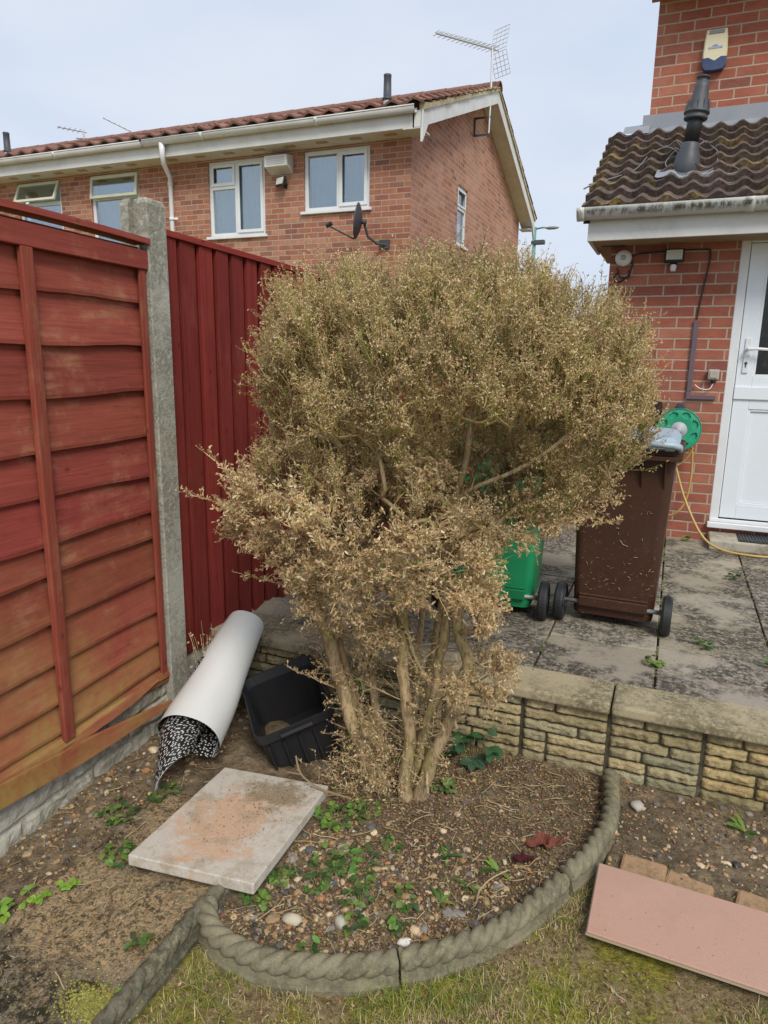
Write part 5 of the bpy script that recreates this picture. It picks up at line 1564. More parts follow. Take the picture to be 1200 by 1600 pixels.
# radii by pipe model
nch = [0] * cnt; area = [0.0] * cnt; kids = [[] for _ in range(cnt)]
for i in range(cnt):
    if parent_[i] >= 0: kids[parent_[i]].append(i)
for i in range(cnt - 1, -1, -1):
    if not kids[i]: area[i] = .0013 ** 2.2
    if parent_[i] >= 0: area[parent_[i]] += area[i]
rad_n = [a ** (1 / 2.2) for a in area]
for i in range(cnt): rad_n[i] = min(rad_n[i] * .95, .026)
base_stem_r = [.033, .022, .026, .024, .027, .018, .016, .018]
for s_i, idx in enumerate(stem_ids):
    m_ = len(idx)
    for k, i in enumerate(idx):
        a = k / (m_ - 1); want = base_stem_r[s_i] * (1.25 - .25 * min(1, a * 6)) * (1 - .62 * max(0, a - .15))
        rad_n[i] = max(min(rad_n[i], want * 1.1), want * .9)
sideset = set()
# build branches as chains
NS = MB()
chains = []
def walk(start):
    stack = [start]
    while stack:
        i = stack.pop(); ch = [i]; cur = i
        if parent_[i] >= 0: ch = [parent_[i], i]
        while kids[cur]:
            ks = sorted(kids[cur], key=lambda q: -rad_n[q])
            # a fixed stem keeps on as its own chain
            nxt = ks[0]
            for q in ks[1:]: stack.append(q)
            ch.append(nxt); cur = nxt
        chains.append(ch)
for idx in stem_ids: walk(idx[0])
for ch in chains:
    rs = [rad_n[i] for i in ch]
    if parent_[ch[0]] >= 0 or len(ch) > 1 and parent_[ch[1]] == ch[0] and ch[0] not in [s_[0] for s_ in stem_ids]:
        rs[0] = rs[1]
    for k in range(1, len(rs)): rs[k] = min(rs[k], rs[k - 1])
    r_ = max(rs)
    n_ = 10 if r_ > .014 else (6 if r_ > .006 else (4 if r_ > .0025 else 3))
    if len(ch) < 2: continue
    if r_ > .012:
        pts_ = [nodes[i] for i in ch]
        rs = [r * (1 + .14 * noise.noise(Vector((k * .8, r * 900, 1)))) for k, r in enumerate(rs)]
        NS.tube(pts_, rs, n_)
    else:
        NS.tube([nodes[i] for i in ch], rs, n_, cap=False)
# pruned stubs
for (p, q, r) in (((-.665, 2.12, .74), (-.705, 2.06, .82), .012), ((-.60, 2.14, .70), (-.55, 2.09, .735), .010), ((-.76, 2.06, .45), (-.70, 2.0, .47), .006), ((-1.05, 2.10, .44), (-.97, 2.02, .47), .008), ((-.95, 2.1, .30), (-.88, 2.0, .32), .006), ((-.60, 2.1, .42), (-.565, 2.04, .40), .006), ((-.69, 2.1, .2), (-.66, 2.04, .13), .006)):
    NS.tube([p, q], [r, r * .9], 8)
wood = NS.build('branches', M_bark, shrub, smooth=True); wood.matrix_parent_inverse = sp_inv

# twigs: sprays of thin shoots with tiny side shoots, then dry leaves
ctone = 1.0
tw_p0, tw_p1, tw_p2, tw_r, tw_c = [], [], [], [], []
lf = []     # leaf: pos, dir, size, colour
cc0 = Vector((-.77, 2.36, 1.32))
def crown_norm(p):
    best = None; bv = 9
    for (c, r, n_) in CROWN[:9]:
        q = Vector(((p.x - c[0]) / r[0], (p.y - c[1]) / r[1], (p.z - c[2]) / r[2])); l = q.length
        if l < bv: bv = l; best = Vector((q.x / r[0], q.y / r[1], q.z / r[2]))
    return bv, best.normalized()
tips = [i for i in range(nfix, cnt) if rad_n[i] < .0045 and nodes[i].z > .30]
C_up = [(.35, .29, .11), (.46, .37, .155), (.28, .21, .105), (.44, .33, .16), (.27, .30, .07)]
C_lo = [(.52, .40, .23), (.58, .46, .28), (.38, .28, .16), (.48, .36, .20)]
C_leaf = [(.73, .54, .30), (.64, .46, .24), (.79, .62, .37), (.50, .355, .19), (.69, .50, .27), (.82, .69, .47)]
def twig(p, d, L, r, tone, lower, depth=0):
    bend = Vector((srg.gauss(0, .12), srg.gauss(0, .12), srg.uniform(0, .22))) * L
    q1 = p + d * L * .5 + bend * .25; q2 = p + d * L + bend * .6
    cs = srg.choice(C_lo if lower else C_up)
    if srg.random() < .05: cs = (.20, .27, .05)
    cs = tuple(c * tone for c in cs)
    tw_p0.append(p); tw_p1.append(q1); tw_p2.append(q2); tw_r.append(r); tw_c.append(cs)
    if depth < 2:
        nb = srg.choice([2, 3, 4]) if depth == 0 else srg.choice([0, 1, 2])
        for _ in range(nb):
            a = srg.uniform(.25, .95); s_ = p.lerp(q2, a) + bend * (.25 * a)
            dd = (d + Vector((srg.gauss(0, .55), srg.gauss(0, .55), srg.gauss(.12, .45)))).normalized()
            twig(s_, dd, L * srg.uniform(.3, .6), r * .7, tone, lower, depth + 1)
    nl = srg.choice([1, 2, 3, 4]) if lower else srg.choice([2, 3, 3, 4])
    if p.z < .8: nl = min(nl, 2)
    for _ in range(nl):
        a = srg.uniform(.3, 1.05); s_ = p.lerp(q2, a)
        green = srg.random() < (.022 if lower else .014)
        cl = srg.choice([(.20, .36, .05), (.14, .28, .04), (.28, .40, .08)]) if green else srg.choice(C_leaf)
        t2 = srg.uniform(.75, 1.15)
        big = srg.random() < (.25 if lower else .05)
        sz = srg.uniform(.006, .013) * (1.4 if big else 1) if lower else srg.uniform(.0042, .0095) * (1.35 if big else 1)
        lf.append((s_, sz, tuple(min(.85, c * t2 * (.45 + .55 * ctone)) for c in cl)))
for i in tips:
    p = nodes[i]; bv, nrm = crown_norm(p)
    lower = (p.z + srg.gauss(0, .10) < 1.2 and (p.x < -.5)) or p.z + srg.gauss(0, .08) < 1.1
    leafy = not kids[i]
    nt2 = (7 if leafy else 0) + (srg.choice([1, 2]) if srg.random() < (.95 if bv > .6 else .45) else 0)
    if leafy and bv < .5: nt2 = 3
    cn = noise.noise(Vector((p.x * 8.5, p.y * 8.5, p.z * 6.5))) + .5 * noise.noise(Vector((p.x * 19, p.y * 19, p.z * 15)))
    nt2 = int(nt2 * max(.15, min(2.1, 1.05 + 2.4 * cn)) + .5)
    ctone = 1 + .6 * noise.noise(Vector((p.x * 5 + 9, p.y * 5, p.z * 5)))
    if -.65 < p.x < -.30 and 1.18 < p.z < 1.40 and p.y < 2.12: nt2 = min(nt2, 1)
    for _ in range(nt2):
        upk = 1.15 if not lower else .35
        d = (nrm * srg.uniform(.5, 1.0) + Vector((0, 0, upk)) + Vector((srg.gauss(0, .27), srg.gauss(0, .27), srg.gauss(0, .22)))).normalized()
        L = srg.uniform(.04, .115) if not lower else srg.uniform(.04, .10)
        if p.z < .8: L *= .8; nt2 = min(nt2, 4)
        # clip outgrowth
        twig(p, d, L, srg.uniform(.0010, .0019), srg.uniform(.7, 1.2) * ctone, lower)
ctone = 1.0
# lone long shoots
for (a, b) in (((-1.38, 2.02, 1.08), (-1.57, 1.98, 1.12)), ((-1.36, 2.02, 1.16), (-1.50, 1.99, 1.27)), ((-1.28, 2.05, .93), (-1.45, 2.0, .98)), ((-1.20, 2.06, .80), (-1.36, 2.0, .84)), ((-.46, 2.05, .62), (-.36, 2.0, .70)), ((-.22, 2.2, 1.1), (-.12, 2.15, 1.14)), ((-1.05, 2.1, .42), (-1.18, 2.02, .50))):
    a, b = Vector(a), Vector(b)
    for k in range(5):
        p = a.lerp(b, k / 5); twig(p, (b - a).normalized(), (b - a).length * .35, .0016, 1, True, 0)
# thin dead shoots tangled between the stems
for k in range(330):
    st_k = srg.choice(stem_ids); i = srg.choice(st_k[4:max(6, int(len(st_k) * .6))]); p = nodes[i]
    if p.z > .95 or p.z < .12: continue
    d = Vector((srg.gauss(-.25 if p.x < -.8 else .05, .8), srg.gauss(-.2, .6), srg.gauss(.25, .6))).normalized()
    twig(p, d, srg.uniform(.05, .19), srg.uniform(.0010, .0021), srg.uniform(.7, 1.05), True, srg.choice([0, 1, 1]))
# dry skirt at the stem feet
for k in range(620):
    a = srg.uniform(0, 2 * PI); r = abs(srg.gauss(0, .09)); x = -.90 + r * math.cos(a) + srg.gauss(0, .03); y = 2.10 + r * math.sin(a) * .7
    if x > -.72: continue
    p = Vector((x, y, srg.uniform(.02, .36) * max(.2, 1 - r * 4)))
    twig(p, Vector((srg.gauss(0, .5), srg.gauss(-.2, .4), srg.uniform(.2, 1))).normalized(), srg.uniform(.03, .08), .001, srg.uniform(.7, 1), True, 1)
def vec_arr(L): return np.array([tuple(v) for v in L], dtype=np.float64)
P0, P1, P2 = vec_arr(tw_p0), vec_arr(tw_p1), vec_arr(tw_p2); RRr = np.array(tw_r); CC = np.array(tw_c)
n_ = len(P0)
d_ = P2 - P0; d_ /= np.linalg.norm(d_, axis=1, keepdims=True) + 1e-9
rv = nr.normal(size=(n_, 3)); u_ = np.cross(d_, rv); u_ /= np.linalg.norm(u_, axis=1, keepdims=True) + 1e-9; v_ = np.cross(d_, u_)
V = np.zeros((n_, 7, 3)); 
for k in range(3):
    a = 2 * PI * k / 3; off = (u_ * math.cos(a) + v_ * math.sin(a)) * RRr[:, None]
    V[:, k] = P0 + off; V[:, 3 + k] = P1 + off * .8
V[:, 6] = P2
base = (np.arange(n_) * 7)[:, None, None]
tri = []
for k in range(3):
    k2 = (k + 1) % 3
    tri += [(k, k2, 3 + k2), (k, 3 + k2, 3 + k), (3 + k, 3 + k2, 6)]
Fa = (base + np.array(tri)[None]).reshape(-1, 3)
colv = np.repeat(CC, 7, axis=0)
M_twig = col_mat('twig_surface', .85, .15)
o = fast_mesh('twigs', V.reshape(-1, 3), Fa, M_twig, colv, shrub); o.matrix_parent_inverse = sp_inv
# leaves: curled 6-vertex blades
def leaves_mesh(name, L, mat, parent=None, curl=1.0, aspect=.42, flat=None):
    n = len(L); P = vec_arr([l[0] for l in L]); S = np.array([l[1] for l in L])[:, None]; Cc = np.array([l[2] for l in L])
    d = nr.normal(size=(n, 3)); 
    if flat is not None: d[:, 2] *= flat
    d /= np.linalg.norm(d, axis=1, keepdims=True)
    r = nr.normal(size=(n, 3)); 
    if flat is not None: r = np.tile([[0, 0, 1.]], (n, 1)) + nr.normal(size=(n, 3)) * flat
    s_ = np.cross(d, r); s_ /= np.linalg.norm(s_, axis=1, keepdims=True) + 1e-9; nn = np.cross(s_, d)
    ck = (nr.uniform(-.6, .6, size=(n, 1)) * curl); fold = nr.uniform(.1, .6, size=(n, 1)) * curl
    w = S * aspect
    V = np.zeros((n, 8, 3))
    V[:, 0] = P; 
    V[:, 1] = P + d * S * .35 - s_ * w * .8 + nn * w * fold; V[:, 2] = P + d * S * .38 + nn * S * ck * .15; V[:, 3] = P + d * S * .35 + s_ * w * .8 + nn * w * fold
    V[:, 4] = P + d * S * .72 - s_ * w * .65 + nn * (w * fold + S * ck * .35); V[:, 5] = P + d * S * .76 + nn * S * ck * .3; V[:, 6] = P + d * S * .72 + s_ * w * .65 + nn * (w * fold * .6 + S * ck * .35)
    V[:, 7] = P + d * S + nn * S * ck * .6
    tr = [(0, 2, 1), (0, 3, 2), (1, 2, 5), (1, 5, 4), (2, 3, 6), (2, 6, 5), (4, 5, 7), (5, 6, 7)]
    F = ((np.arange(n) * 8)[:, None, None] + np.array(tr)[None]).reshape(-1, 3)
    return fast_mesh(name, V.reshape(-1, 3), F, mat, np.repeat(Cc, 8, axis=0), parent)
o = leaves_mesh('dry_leaves', lf, M_leafcol, shrub, curl=2.2, aspect=.27); o.matrix_parent_inverse = sp_inv
print('shrub nodes', cnt, 'twigs', n_, 'leaves', len(lf))

# ================================================================== GROUND DETAIL
def ground_at(x, y):
    if x < -1.14 and x > -1.59 and y < 1.80: return pathz(x, y)
    return soilz(x, y) if bed_side(x, y) > 0 else lawnz(x, y)
PC = [(.38, .26, .14), (.46, .33, .19), (.27, .25, .22), (.12, .12, .12), (.56, .45, .30), (.42, .22, .10), (.20, .18, .16), (.50, .38, .24), (.06, .06, .065), (.44, .30, .16), (.34, .24, .13)]
ico_v = []; ico_f = []
def ico():
    t = (1 + 5 ** .5) / 2
    v = [(-1, t, 0), (1, t, 0), (-1, -t, 0), (1, -t, 0), (0, -1, t), (0, 1, t), (0, -1, -t), (0, 1, -t), (t, 0, -1), (t, 0, 1), (-t, 0, -1), (-t, 0, 1)]
    f = [(0, 11, 5), (0, 5, 1), (0, 1, 7), (0, 7, 10), (0, 10, 11), (1, 5, 9), (5, 11, 4), (11, 10, 2), (10, 7, 6), (7, 1, 8), (3, 9, 4), (3, 4, 2), (3, 2, 6), (3, 6, 8), (3, 8, 9), (4, 9, 5), (2, 4, 11), (6, 2, 10), (8, 6, 7), (9, 8, 1)]
    v = [Vector(p).normalized() for p in v]; 
    # one subdivision
    cache = {}; nf = []
    def mid(a, b):
        k = (min(a, b), max(a, b))
        if k not in cache: v.append(((v[a] + v[b]) / 2).normalized()); cache[k] = len(v) - 1
        return cache[k]
    for a, b, c in f:
        ab, bc, ca = mid(a, b), mid(b, c), mid(c, a); nf += [(a, ab, ca), (b, bc, ab), (c, ca, bc), (ab, bc, ca)]
    return np.array([tuple(p) for p in v]), np.array(nf)
IV, IF = ico()
def pebbles(name, items, mat, parent=None, smooth=True):
    Vs, Fs, Cs = [], [], []
    for k, (x, y, z, r, c) in enumerate(items):
        ang = srg.uniform(0, 6.3); e = np.array([srg.uniform(.8, 1.35), srg.uniform(.65, 1), srg.uniform(.4, .75)]) * r
        v = IV * (1 + .22 * nr.normal(size=(len(IV), 1)) * .5) * e
        ca, sa = math.cos(ang), math.sin(ang)
        v = np.stack([v[:, 0] * ca - v[:, 1] * sa, v[:, 0] * sa + v[:, 1] * ca, v[:, 2]], 1) + np.array([x, y, z])
        Vs.append(v); Fs.append(IF + len(IV) * k); Cs.append(np.tile(np.array(c) * srg.uniform(.75, 1.2), (len(IV), 1)))
    return fast_mesh(name, np.concatenate(Vs), np.concatenate(Fs), mat, np.concatenate(Cs), parent, smooth=smooth)
items = []
def slab_blocked(x, y):
    return -1.47 < x < -1.01 and 1.43 < y < 2.03 or (-.09 < x < 1 and 1.70 < y < 2.03)
while len(items) < 1900:
    z_ = srg.random()
    if z_ < .62: x, y = srg.uniform(-1.12, -.12), srg.uniform(1.3, 1.95)
    elif z_ < .75: x, y = srg.uniform(-1.15, -.08), srg.uniform(1.9, 2.55)
    elif z_ < .88: x, y = srg.uniform(-1.88, -1.58), srg.uniform(1.1, 2.5)
    else: x, y = srg.uniform(-.05, .8), srg.uniform(2.06, 2.56)
    if bed_side(x, y) < .03 and x > -1.11: continue
    if slab_blocked(x, y): continue
    if y > 1.9 and x < -.1 and x > -1.1 and srg.random() < .5: continue
    dens = .5 + .5 * noise.noise(Vector((x * 4, y * 4, 0)))
    if srg.random() > dens + .35: continue
    r = min(.018, max(.0025, srg.lognormvariate(math.log(.0058), .45)))
    items.append((x, y, soilz(x, y) + r * .22, r, srg.choice(PC)))
tag(pebbles('pebbles', items, M_pebble, smooth=False), 'mixed brown, grey and cream pebbles scattered over the shrub bed', 'pebbles', kind='stuff')
# named stones
for (x, y, r, c, lab) in ((-.735, 1.505, .027, (.50, .47, .38), 'round pale stone among the pebbles at the front of the bed'),
                          (-.865, 1.455, .028, (.48, .42, .32), 'jagged cream stone left of the round pale one'),
                          (-.545, 1.52, .017, (.80, .78, .70), 'small white stone by the joint in the front edging'),
                          (-.86, 1.78, .024, (.36, .31, .27), 'grey-brown stone between the slab and the weeds'),
                          (.02, 2.42, .030, (.50, .46, .40), 'pale stone at the wall foot, right of the worn edging')):
    o = pebbles('stone', [(x, y, soilz(x, y) + r * .35, r, c)], M_pebble); tag(o, lab, 'stone')
# litter: straw, chips and twiglets
lit = []
def scatter(n, reg, colors, smin, smax):
    k = 0
    while k < n:
        x, y = reg(); 
        if slab_blocked(x, y): continue
        lit.append((Vector((x, y, ground_at(x, y) + srg.uniform(.001, .007))), srg.uniform(smin, smax), tuple(c * srg.uniform(.7, 1.15) for c in srg.choice(colors)))); k += 1
LC = [(.40, .29, .16), (.30, .20, .10), (.20, .13, .07), (.46, .36, .22), (.14, .09, .05), (.34, .22, .12)]
def reg_bed():
    while True:
        x, y = srg.uniform(-1.12, -.08), srg.uniform(1.3, 2.55)
        if bed_side(x, y) > .02: return x, y
scatter(15000, reg_bed, LC, .004, .013)
scatter(3800, lambda: (srg.gauss(-.72, .30), min(2.55, srg.gauss(2.25, .2))), LC, .004, .012)
scatter(2200, lambda: (srg.uniform(-1.88, -1.56), srg.uniform(1.0, 2.5)), LC, .004, .013)
scatter(1300, lambda: (srg.uniform(-.05, .9), srg.uniform(2.06, 2.55)), LC, .004, .014)
scatter(1500, lambda: (srg.uniform(-1.6, -1.15), srg.uniform(.9, 1.75)), LC, .003, .009)
scatter(6500, lambda: (srg.uniform(-1.05, 1.0), srg.uniform(.9, 1.95)), LC, .004, .014)
from mathutils import Euler
Ts = Matrix.Translation((-1.235, 1.725, .078)) @ Euler((-.082, -.03, .09)).to_matrix().to_4x4()
for k in range(420):
    u, v = srg.gauss(.04, .10), srg.gauss(.10, .13)
    if abs(u) > .21 or abs(v) > .28: continue
    lit.append((Ts @ Vector((u, v, .002)), srg.uniform(.002, .007), tuple(c * srg.uniform(.5, 1) for c in srg.choice(LC))))
Tp = Matrix.Translation((.40, 1.865, .048)) @ Euler((R(-1.2), R(.8), R(-.8))).to_matrix().to_4x4()
for k in range(90): lit.append((Tp @ Vector((srg.uniform(-.47, .5), srg.gauss(-.08, .06) if srg.random() < .6 else srg.uniform(-.14, .14), .0085)), srg.uniform(.0015, .005), tuple(c * srg.uniform(.6, 1) for c in srg.choice(LC))))
for k in range(700):
    x, y = srg.uniform(-1.3, .8), srg.uniform(2.56, 3.3)
    lit.append((Vector((x, y, PZ + (.029 if y < 2.75 else .005))), srg.uniform(.002, .008), tuple(c * srg.uniform(.6, 1) for c in srg.choice(LC))))
tag(leaves_mesh('leaf_litter', lit, M_litter, None, 1.0, .35, flat=.35), 'dry brown leaf and bark crumbs scattered over soil and lawn', 'leaf litter', kind='stuff')
# straw lines
strawP = []
o = MB()
for k in range(900):
    z_ = srg.random()
    if z_ < .5: x, y = reg_bed()
    elif z_ < .65: x, y = srg.uniform(-1.88, -1.3), srg.uniform(1.0, 2.0)
    else: x, y = srg.uniform(-1.0, .9), srg.uniform(.95, 1.9)
    if slab_blocked(x, y): continue
    a = srg.uniform(0, 6.3); L = srg.uniform(.02, .09)
    pts_ = []
    for j in range(4):
        u = j / 3; xx, yy = x + math.cos(a) * L * u + srg.gauss(0, .003), y + math.sin(a) * L * u + srg.gauss(0, .003)
        pts_.append((xx, yy, ground_at(xx, yy) + .005 + srg.uniform(0, .008)))
    c = srg.choice([(.42, .31, .17), (.52, .42, .26), (.30, .20, .11), (.20, .14, .08)])
    o.tube(pts_, srg.uniform(.0007, .0018), 4, col=c)
tag(o.build('straw', M_litter), 'thin dry stalks and straws lying over the ground', 'dry stalks', kind='stuff')

# grass
def lawn_ok(x, y): return bed_side(x, y) < -.035 and x > -1.06 and not (-.10 < x < 1.0 and 1.70 < y < 2.03)
N_g = 26000
gx_, gy_ = [], []
while len(gx_) < N_g:
    x, y = srg.uniform(-1.06, 1.1), srg.uniform(.8, 2.05)
    if not lawn_ok(x, y): continue
    d = noise.fractal(Vector((x * 3.3, y * 3.3, 8)), .9, 2, 4)
    if srg.random() > .30 + .75 * d: continue
    gx_.append(x); gy_.append(y)
gx_, gy_ = np.array(gx_), np.array(gy_)
gz_ = np.array([lawnz(a, b) for a, b in zip(gx_, gy_)])
gpatch0 = lambda A, B: np.array([noise.noise(Vector((a * 4.5, b * 4.5, 31))) for a, b in zip(A, B)])
n = len(gx_); hgt = nr.uniform(.006, .022, n) * np.where(gpatch0(gx_, gy_) > .12, 1.5, 1) * (1 + .9 * (nr.random(n) < .10)); ang = nr.uniform(0, 2 * PI, n); ln = nr.uniform(.2, 1.4, n)
w_ = nr.uniform(.0006, .0013, n)
bx = np.stack([np.cos(ang), np.sin(ang), np.zeros(n)], 1); sd_ = np.stack([-np.sin(ang), np.cos(ang), np.zeros(n)], 1)
Pg = np.stack([gx_, gy_, gz_ - .002], 1)
V = np.zeros((n, 5, 3))
V[:, 0] = Pg - sd_ * w_[:, None]; V[:, 1] = Pg + sd_ * w_[:, None]
mid = Pg + bx * (hgt * ln * .35)[:, None] + np.array([0, 0, 1]) * (hgt * .65)[:, None]
V[:, 2] = mid - sd_ * (w_ * .8)[:, None]; V[:, 3] = mid + sd_ * (w_ * .8)[:, None]
V[:, 4] = Pg + bx * (hgt * ln)[:, None] + np.array([0, 0, 1]) * (hgt * .95)[:, None]
F = ((np.arange(n) * 5)[:, None, None] + np.array([(0, 1, 3), (0, 3, 2), (2, 3, 4)])[None]).reshape(-1, 3)
gpatch = np.array([noise.noise(Vector((a * 4.5, b * 4.5, 31))) for a, b in zip(gx_, gy_)])
gc = np.array([(.25, .33, .05), (.38, .40, .07), (.47, .42, .13), (.58, .47, .25), (.68, .56, .33), (.15, .25, .05)])
ci = nr.choice(6, n, p=[.12, .18, .18, .26, .20, .06])
ci = np.where((gpatch > .12) & (nr.random(n) < .7), nr.choice([0, 1, 5], n), ci)
tag(fast_mesh('grass', V.reshape(-1, 3), F, M_grass, np.repeat(gc[ci] * nr.uniform(.8, 1.15, (n, 1)), 5, 0)), 'short mossy yellow-green grass in front of the curved edging', 'grass', kind='stuff')

# weeds: small broad leaves in loose clumps
def leafblade(mb, p, d, L, W, nrm, col, serr=0, bend=.3, n=6):
    """blade along d from p"""
    d = Vector(d).normalized(); s_ = d.cross(Vector(nrm)); s_ = s_.normalized() if s_.length > 1e-5 else d.orthogonal().normalized(); nn = s_.cross(d).normalized()
    v, f = [], []
    for k in range(n + 1):
        a = k / n; wd = W * math.sin(PI * min(1, a * .93 + .06)) ** .75 * (1 if k < n else .05)
        if serr and k % 2: wd *= (1 - serr)
        c = p + d * L * a - nn * (bend * L * a * a)
        v += [c - s_ * wd + nn * wd * .25, c, c + s_ * wd + nn * wd * .25]
    for k in range(n):
        b = k * 3
        f += [(b, b + 1, b + 4, b + 3), (b + 1, b + 2, b + 5, b + 4)]
    mb.add(v, f, 0, col)
GC = [(.085, .16, .04), (.12, .22, .05), (.17, .28, .06), (.06, .11, .035), (.22, .32, .08), (.14, .18, .06)]
def weed(label, x, y, n, R0, size, z=None, hgt=.02, style='round', group='small green weeds in the soil', colors=GC, cat='weed', name='weed'):
    z = ground_at(x, y) if z is None else z
    t = thing(name, label, cat, (x, y, z), group=group)
    st, lv = MB(), MB()
    for k in range(n):
        a = srg.uniform(0, 6.3); r = R0 * math.sqrt(srg.random()); h = srg.uniform(.3, 1) * hgt
        q = Vector((r * math.cos(a), r * math.sin(a), h))
        b0 = Vector((q.x * .35, q.y * .35, -.004))
        st.tube([b0, (b0 + q) / 2 + Vector((0, 0, h * .25)), q], .0011, 4, col=(.20, .26, .08))
        c = tuple(v * srg.uniform(.8, 1.15) for v in srg.choice(colors))
        if style == 'round':
            for j in range(srg.choice([2, 3, 3])):
                a2 = a + srg.uniform(-2, 2)
                leafblade(lv, q, (math.cos(a2), math.sin(a2), srg.uniform(-.1, .5)), size * srg.uniform(.7, 1.2), size * .42, (srg.gauss(0, .25), srg.gauss(0, .25), 1), c)
        elif style == 'long':
            leafblade(lv, Vector((0, 0, .002)), (math.cos(a), math.sin(a), srg.uniform(.2, .9)), size * srg.uniform(.7, 1.2), size * .13, (0, 0, 1), c, .25, .35, 9)
        elif style == 'big':
            for j in range(3):
                a2 = a + (j - 1) * 1.2
                leafblade(lv, q, (math.cos(a2), math.sin(a2), srg.uniform(-.2, .3)), size * srg.uniform(.8, 1.15), size * .40, (srg.gauss(0, .2), srg.gauss(-.2, .2), 1), c, .22, .35, 8)
    if style != 'long': st.build('stems', M_greenleaf, t)
    lv.build('leaves', M_greenleaf, t, smooth=True)
    return t
DG = [(.045, .12, .05), (.06, .15, .06), (.05, .11, .045)]
weed('dark green leafy weed with toothed leaves against the stone wall foot', -.605, 2.43, 11, .085, .048, hgt=.12, style='big', colors=DG)
weed('small bright weed at the foot of the right-hand stems', -.655, 2.20, 12, .04, .022, hgt=.03)
spots_ = [(-.78, 1.73, 'low green weed patch in the middle of the bed, above the pebbles', 26, .075), (-.99, 1.60, 'weed clump beside the right front edge of the loose slab', 20, .05),
    (-.86, 1.60, 'weed clump between the jagged stone and the slab', 16, .045), (-.72, 1.60, 'bright weed clump behind the round pale stone', 16, .05), (-.69, 1.50, 'tiny weed just right of the round pale stone', 8, .03),
    (-.77, 1.375, 'weed leaning over the front rope edging', 9, .035), (-1.0, 1.46, 'yellow-green weed by the junction of the two edgings', 14, .045), (-.60, 1.66, 'small weed in the pebbles at centre', 9, .04),
    (-.95, 1.90, 'weed clump behind the right corner of the slab, in shade', 26, .07), (-.86, 1.97, 'dark weed patch in front of the stem base', 20, .06), (-.72, 1.85, 'little weed on bare soil before the stems', 9, .035),
    (-.565, 1.56, 'weed seedlings near the small white stone', 8, .035), (-.88, 1.70, 'weed patch between the slab and the middle of the bed', 16, .05)]
for (x, y, lab, n_, r_) in spots_: weed(lab, x, y, n_, r_, srg.uniform(.017, .024), hgt=.028)
for (x, y, lab, n_, r_, c_) in ((-1.49, 1.44, 'green weed against the left corner of the loose slab', 16, .06, GC), (-1.60, 1.22, 'bright lime seedling on the path edge at far left', 6, .03, [(.25, .42, .06)]), (-1.56, 1.30, 'pale lime leaves beside the path at left', 5, .03, [(.25, .42, .06)]),
                              (-1.66, 1.13, 'pale green weed at the left picture edge near the gravel board', 10, .05, [(.22, .30, .10), (.25, .42, .06)]), (-1.66, 1.62, 'weed trailing between path and gravel board', 18, .07, GC), (-1.60, 1.78, 'upper weed clump on the soil strip by the gravel board', 14, .06, GC),
                              (-1.20, 1.22, 'tiny weed on the mossy path near the straight edging', 6, .025, GC), (-1.13, 1.08, 'single seedling beside the straight edging', 3, .012, [(.25, .42, .06)])):
    weed(lab, x, y, n_, r_, .024, hgt=.03, colors=c_)
for (x, y, lab, s_) in ((-.37, 1.90, 'dandelion-like rosette in the right half of the bed', .07), (-.54, 1.88, 'narrow-leaved weed left of the dandelion-like rosette', .06), (-.50, 1.70, 'upright narrow weed among the pebbles', .055), (.37, 2.42, 'leafy rosette on the soil under the wall at right', .065),
                        (-.44, 1.80, 'flat narrow-leaved weed below the rosette', .05)):
    weed(lab, x, y, 8, .03, s_, style='long', hgt=.03, group='narrow-leaved weeds')
for (x, y, lab) in ((.50, 2.98, 'leafy green weed growing in the patio joint near the coping'), (.51, 3.22, 'small weed further up the same patio joint'), (.03, 3.05, 'thin weed in the joint below the brown bin wheel'), (.20, 5.50, 'weed tuft at the foot of the house wall'), (-.03, 5.52, 'weed tuft at the wall foot behind the brown bin'), (.44, 4.6, 'bright weed in the patio joint before the step'), (.24, 3.35, 'small weed in the joint right of the brown bin')):
    weed(lab, x, y, 9, .035, .024, z=PZ, hgt=.035, group='weeds in the patio joints')
# moss strips in the joints
items = []
for k in range(900):
    z_ = srg.random()
    if z_ < .45: x, y = .04 + srg.gauss(0, .003), srg.uniform(2.78, 5.3)
    elif z_ < .65: x, y = -.45 + srg.gauss(0, .003), srg.uniform(2.78, 3.6)
    elif z_ < .85: x, y = .52 + srg.gauss(0, .003), srg.uniform(2.78, 5.0)
    else: x, y = srg.uniform(.04, .9), srg.choice([3.0, 3.27]) + srg.gauss(0, .003)
    if noise.noise(Vector((x * 3, y * 5, 1))) < -.05: continue
    items.append((x, y, PZ - .002, srg.uniform(.002, .006), srg.choice([(.16, .20, .05), (.20, .17, .08), (.10, .15, .04)])))
tag(pebbles('joint_moss', items, M_pebble), 'moss and soil crumbs filling the patio joints', 'moss', kind='stuff')
# moss lumps at the bottom left
items = []
for k in range(1500):
    x, y = srg.gauss(-1.185, .04), srg.gauss(1.03, .025)
    items.append((x, y, pathz(x, y) + .002, srg.uniform(.0015, .0042), srg.choice([(.26, .24, .05), (.20, .20, .04), (.30, .29, .08)])))
tag(pebbles('moss_patch', items, M_pebble), 'yellow-green moss cushion on the path at bottom left', 'moss', kind='stuff')
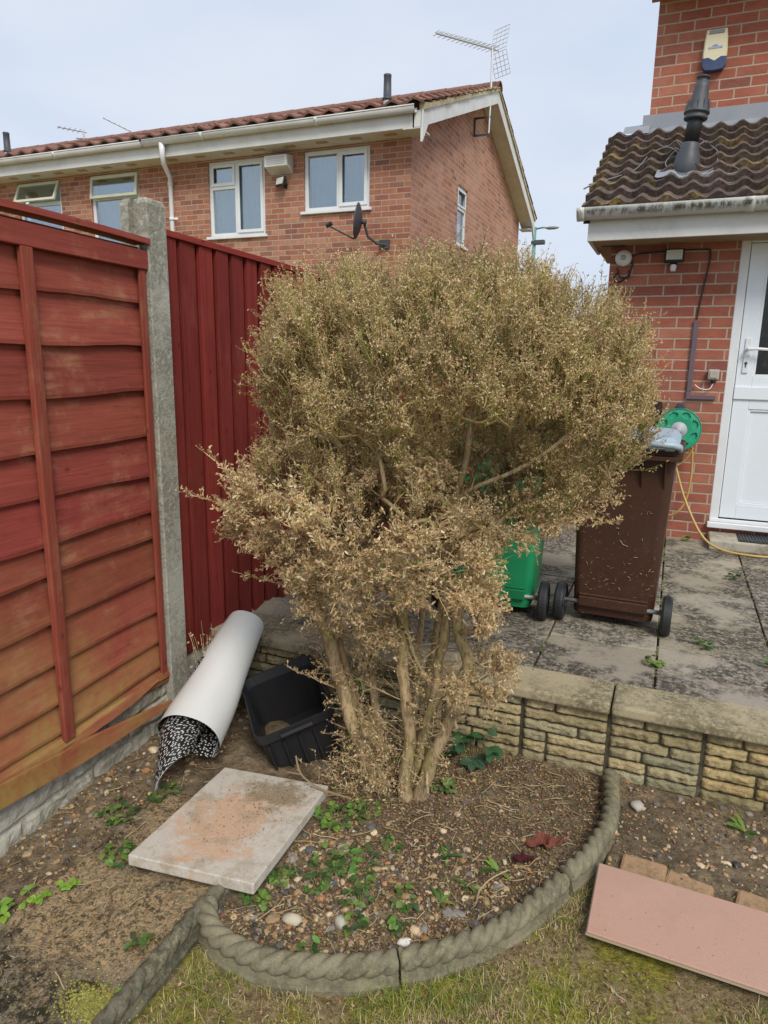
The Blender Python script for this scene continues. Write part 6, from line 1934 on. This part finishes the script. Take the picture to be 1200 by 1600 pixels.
# dead purple-red leaf
for (x, y, L, c, lab, r_) in ((-.275, 2.05, .12, (.24, .08, .055), 'large curled red-brown dead leaf on the soil', .3), (-.235, 1.99, .08, (.10, .022, .028), 'dark purple dead leaf beside the red-brown one', -2.4)):
    t = thing('dead_leaf', lab, 'dead leaf', (x, y, soilz(x, y) + .012))
    o = MB(); cr0, sr0 = math.cos(r_), math.sin(r_)
    def lfn(a, b, L=L, x=x):
        u = a * L; wd = L * .30 * math.sin(PI * min(1, .04 + a * .95)) ** .8 * (1 + .25 * noise.noise(Vector((a * 9, b * 3, x)))); q = (b - .5) * 2 * wd
        h = .35 * abs(q) + .018 * noise.noise(Vector((a * 6, b * 4, x * 9))) + .02 * a * a + .006 * noise.noise(Vector((a * 20, b * 12, x)))
        return (-.04 + u * cr0 - q * sr0 * .8, u * sr0 + q * cr0 * .8, h)
    o.grid(lfn, 22, 12, 0, c); o.build('blade', M_leafcol, t, smooth=False, solid=.001)
    o = MB(); o.tube([(-.04, 0, 0), (-.04 + math.cos(r_) * L, math.sin(r_) * L, .003)], .0012, 5, col=[v * 1.4 for v in c]); o.build('midrib', M_leafcol, t)
# dry root stalk
t = thing('dry_stalk', 'bent pale dry stalk standing by the dandelion-like rosette', 'stalk', (-.40, 1.74, .02))
o = MB(); o.tube(smooth_path([(0, 0, 0), (.005, .01, .04), (.03, .05, .06), (.07, .10, .065)]), .0022, 6, col=(.50, .38, .22)); o.build('stem', M_litter, t)
t = thing('fallen_twig', 'forked dry twig lying between the tub and the stem base', 'twig', (-1.02, 2.0, .05))
o = MB(); o.tube(smooth_path([(-.16, .03, .10), (-.12, .0, .05), (-.03, -.02, .03), (.10, -.03, .03)]), .0035, 6, col=(.34, .25, .14)); o.tube([(-.12, 0, .05), (-.17, -.02, .06)], .002, 5, col=(.34, .25, .14)); o.build('stem', M_litter, t)
# dry weed tuft by the post
t = thing('dry_weed', 'straw-coloured dead weed between the concrete post and the vinyl roll', 'dead weed', (-1.80, 2.36, .02))
o = MB(); L2 = []
for k in range(90):
    a = srg.uniform(0, 6.3); r = srg.uniform(0, .06); b = Vector((r * math.cos(a), r * math.sin(a), 0)); e = b + Vector((srg.gauss(0, .04), srg.gauss(0, .04), srg.uniform(.12, .42)))
    o.tube([b, b.lerp(e, .5) + Vector((srg.gauss(0, .01), srg.gauss(0, .01), 0)), e], .001, 4, col=srg.choice(C_lo))
    for j in range(5): L2.append((b.lerp(e, srg.uniform(.4, 1)) + Vector((srg.gauss(0, .01), srg.gauss(0, .01), 0)), srg.uniform(.008, .016), srg.choice(C_leaf)))
o.build('stems', M_twig, t); leaves_mesh('leaves', L2, M_leafcol, t, 1.2)
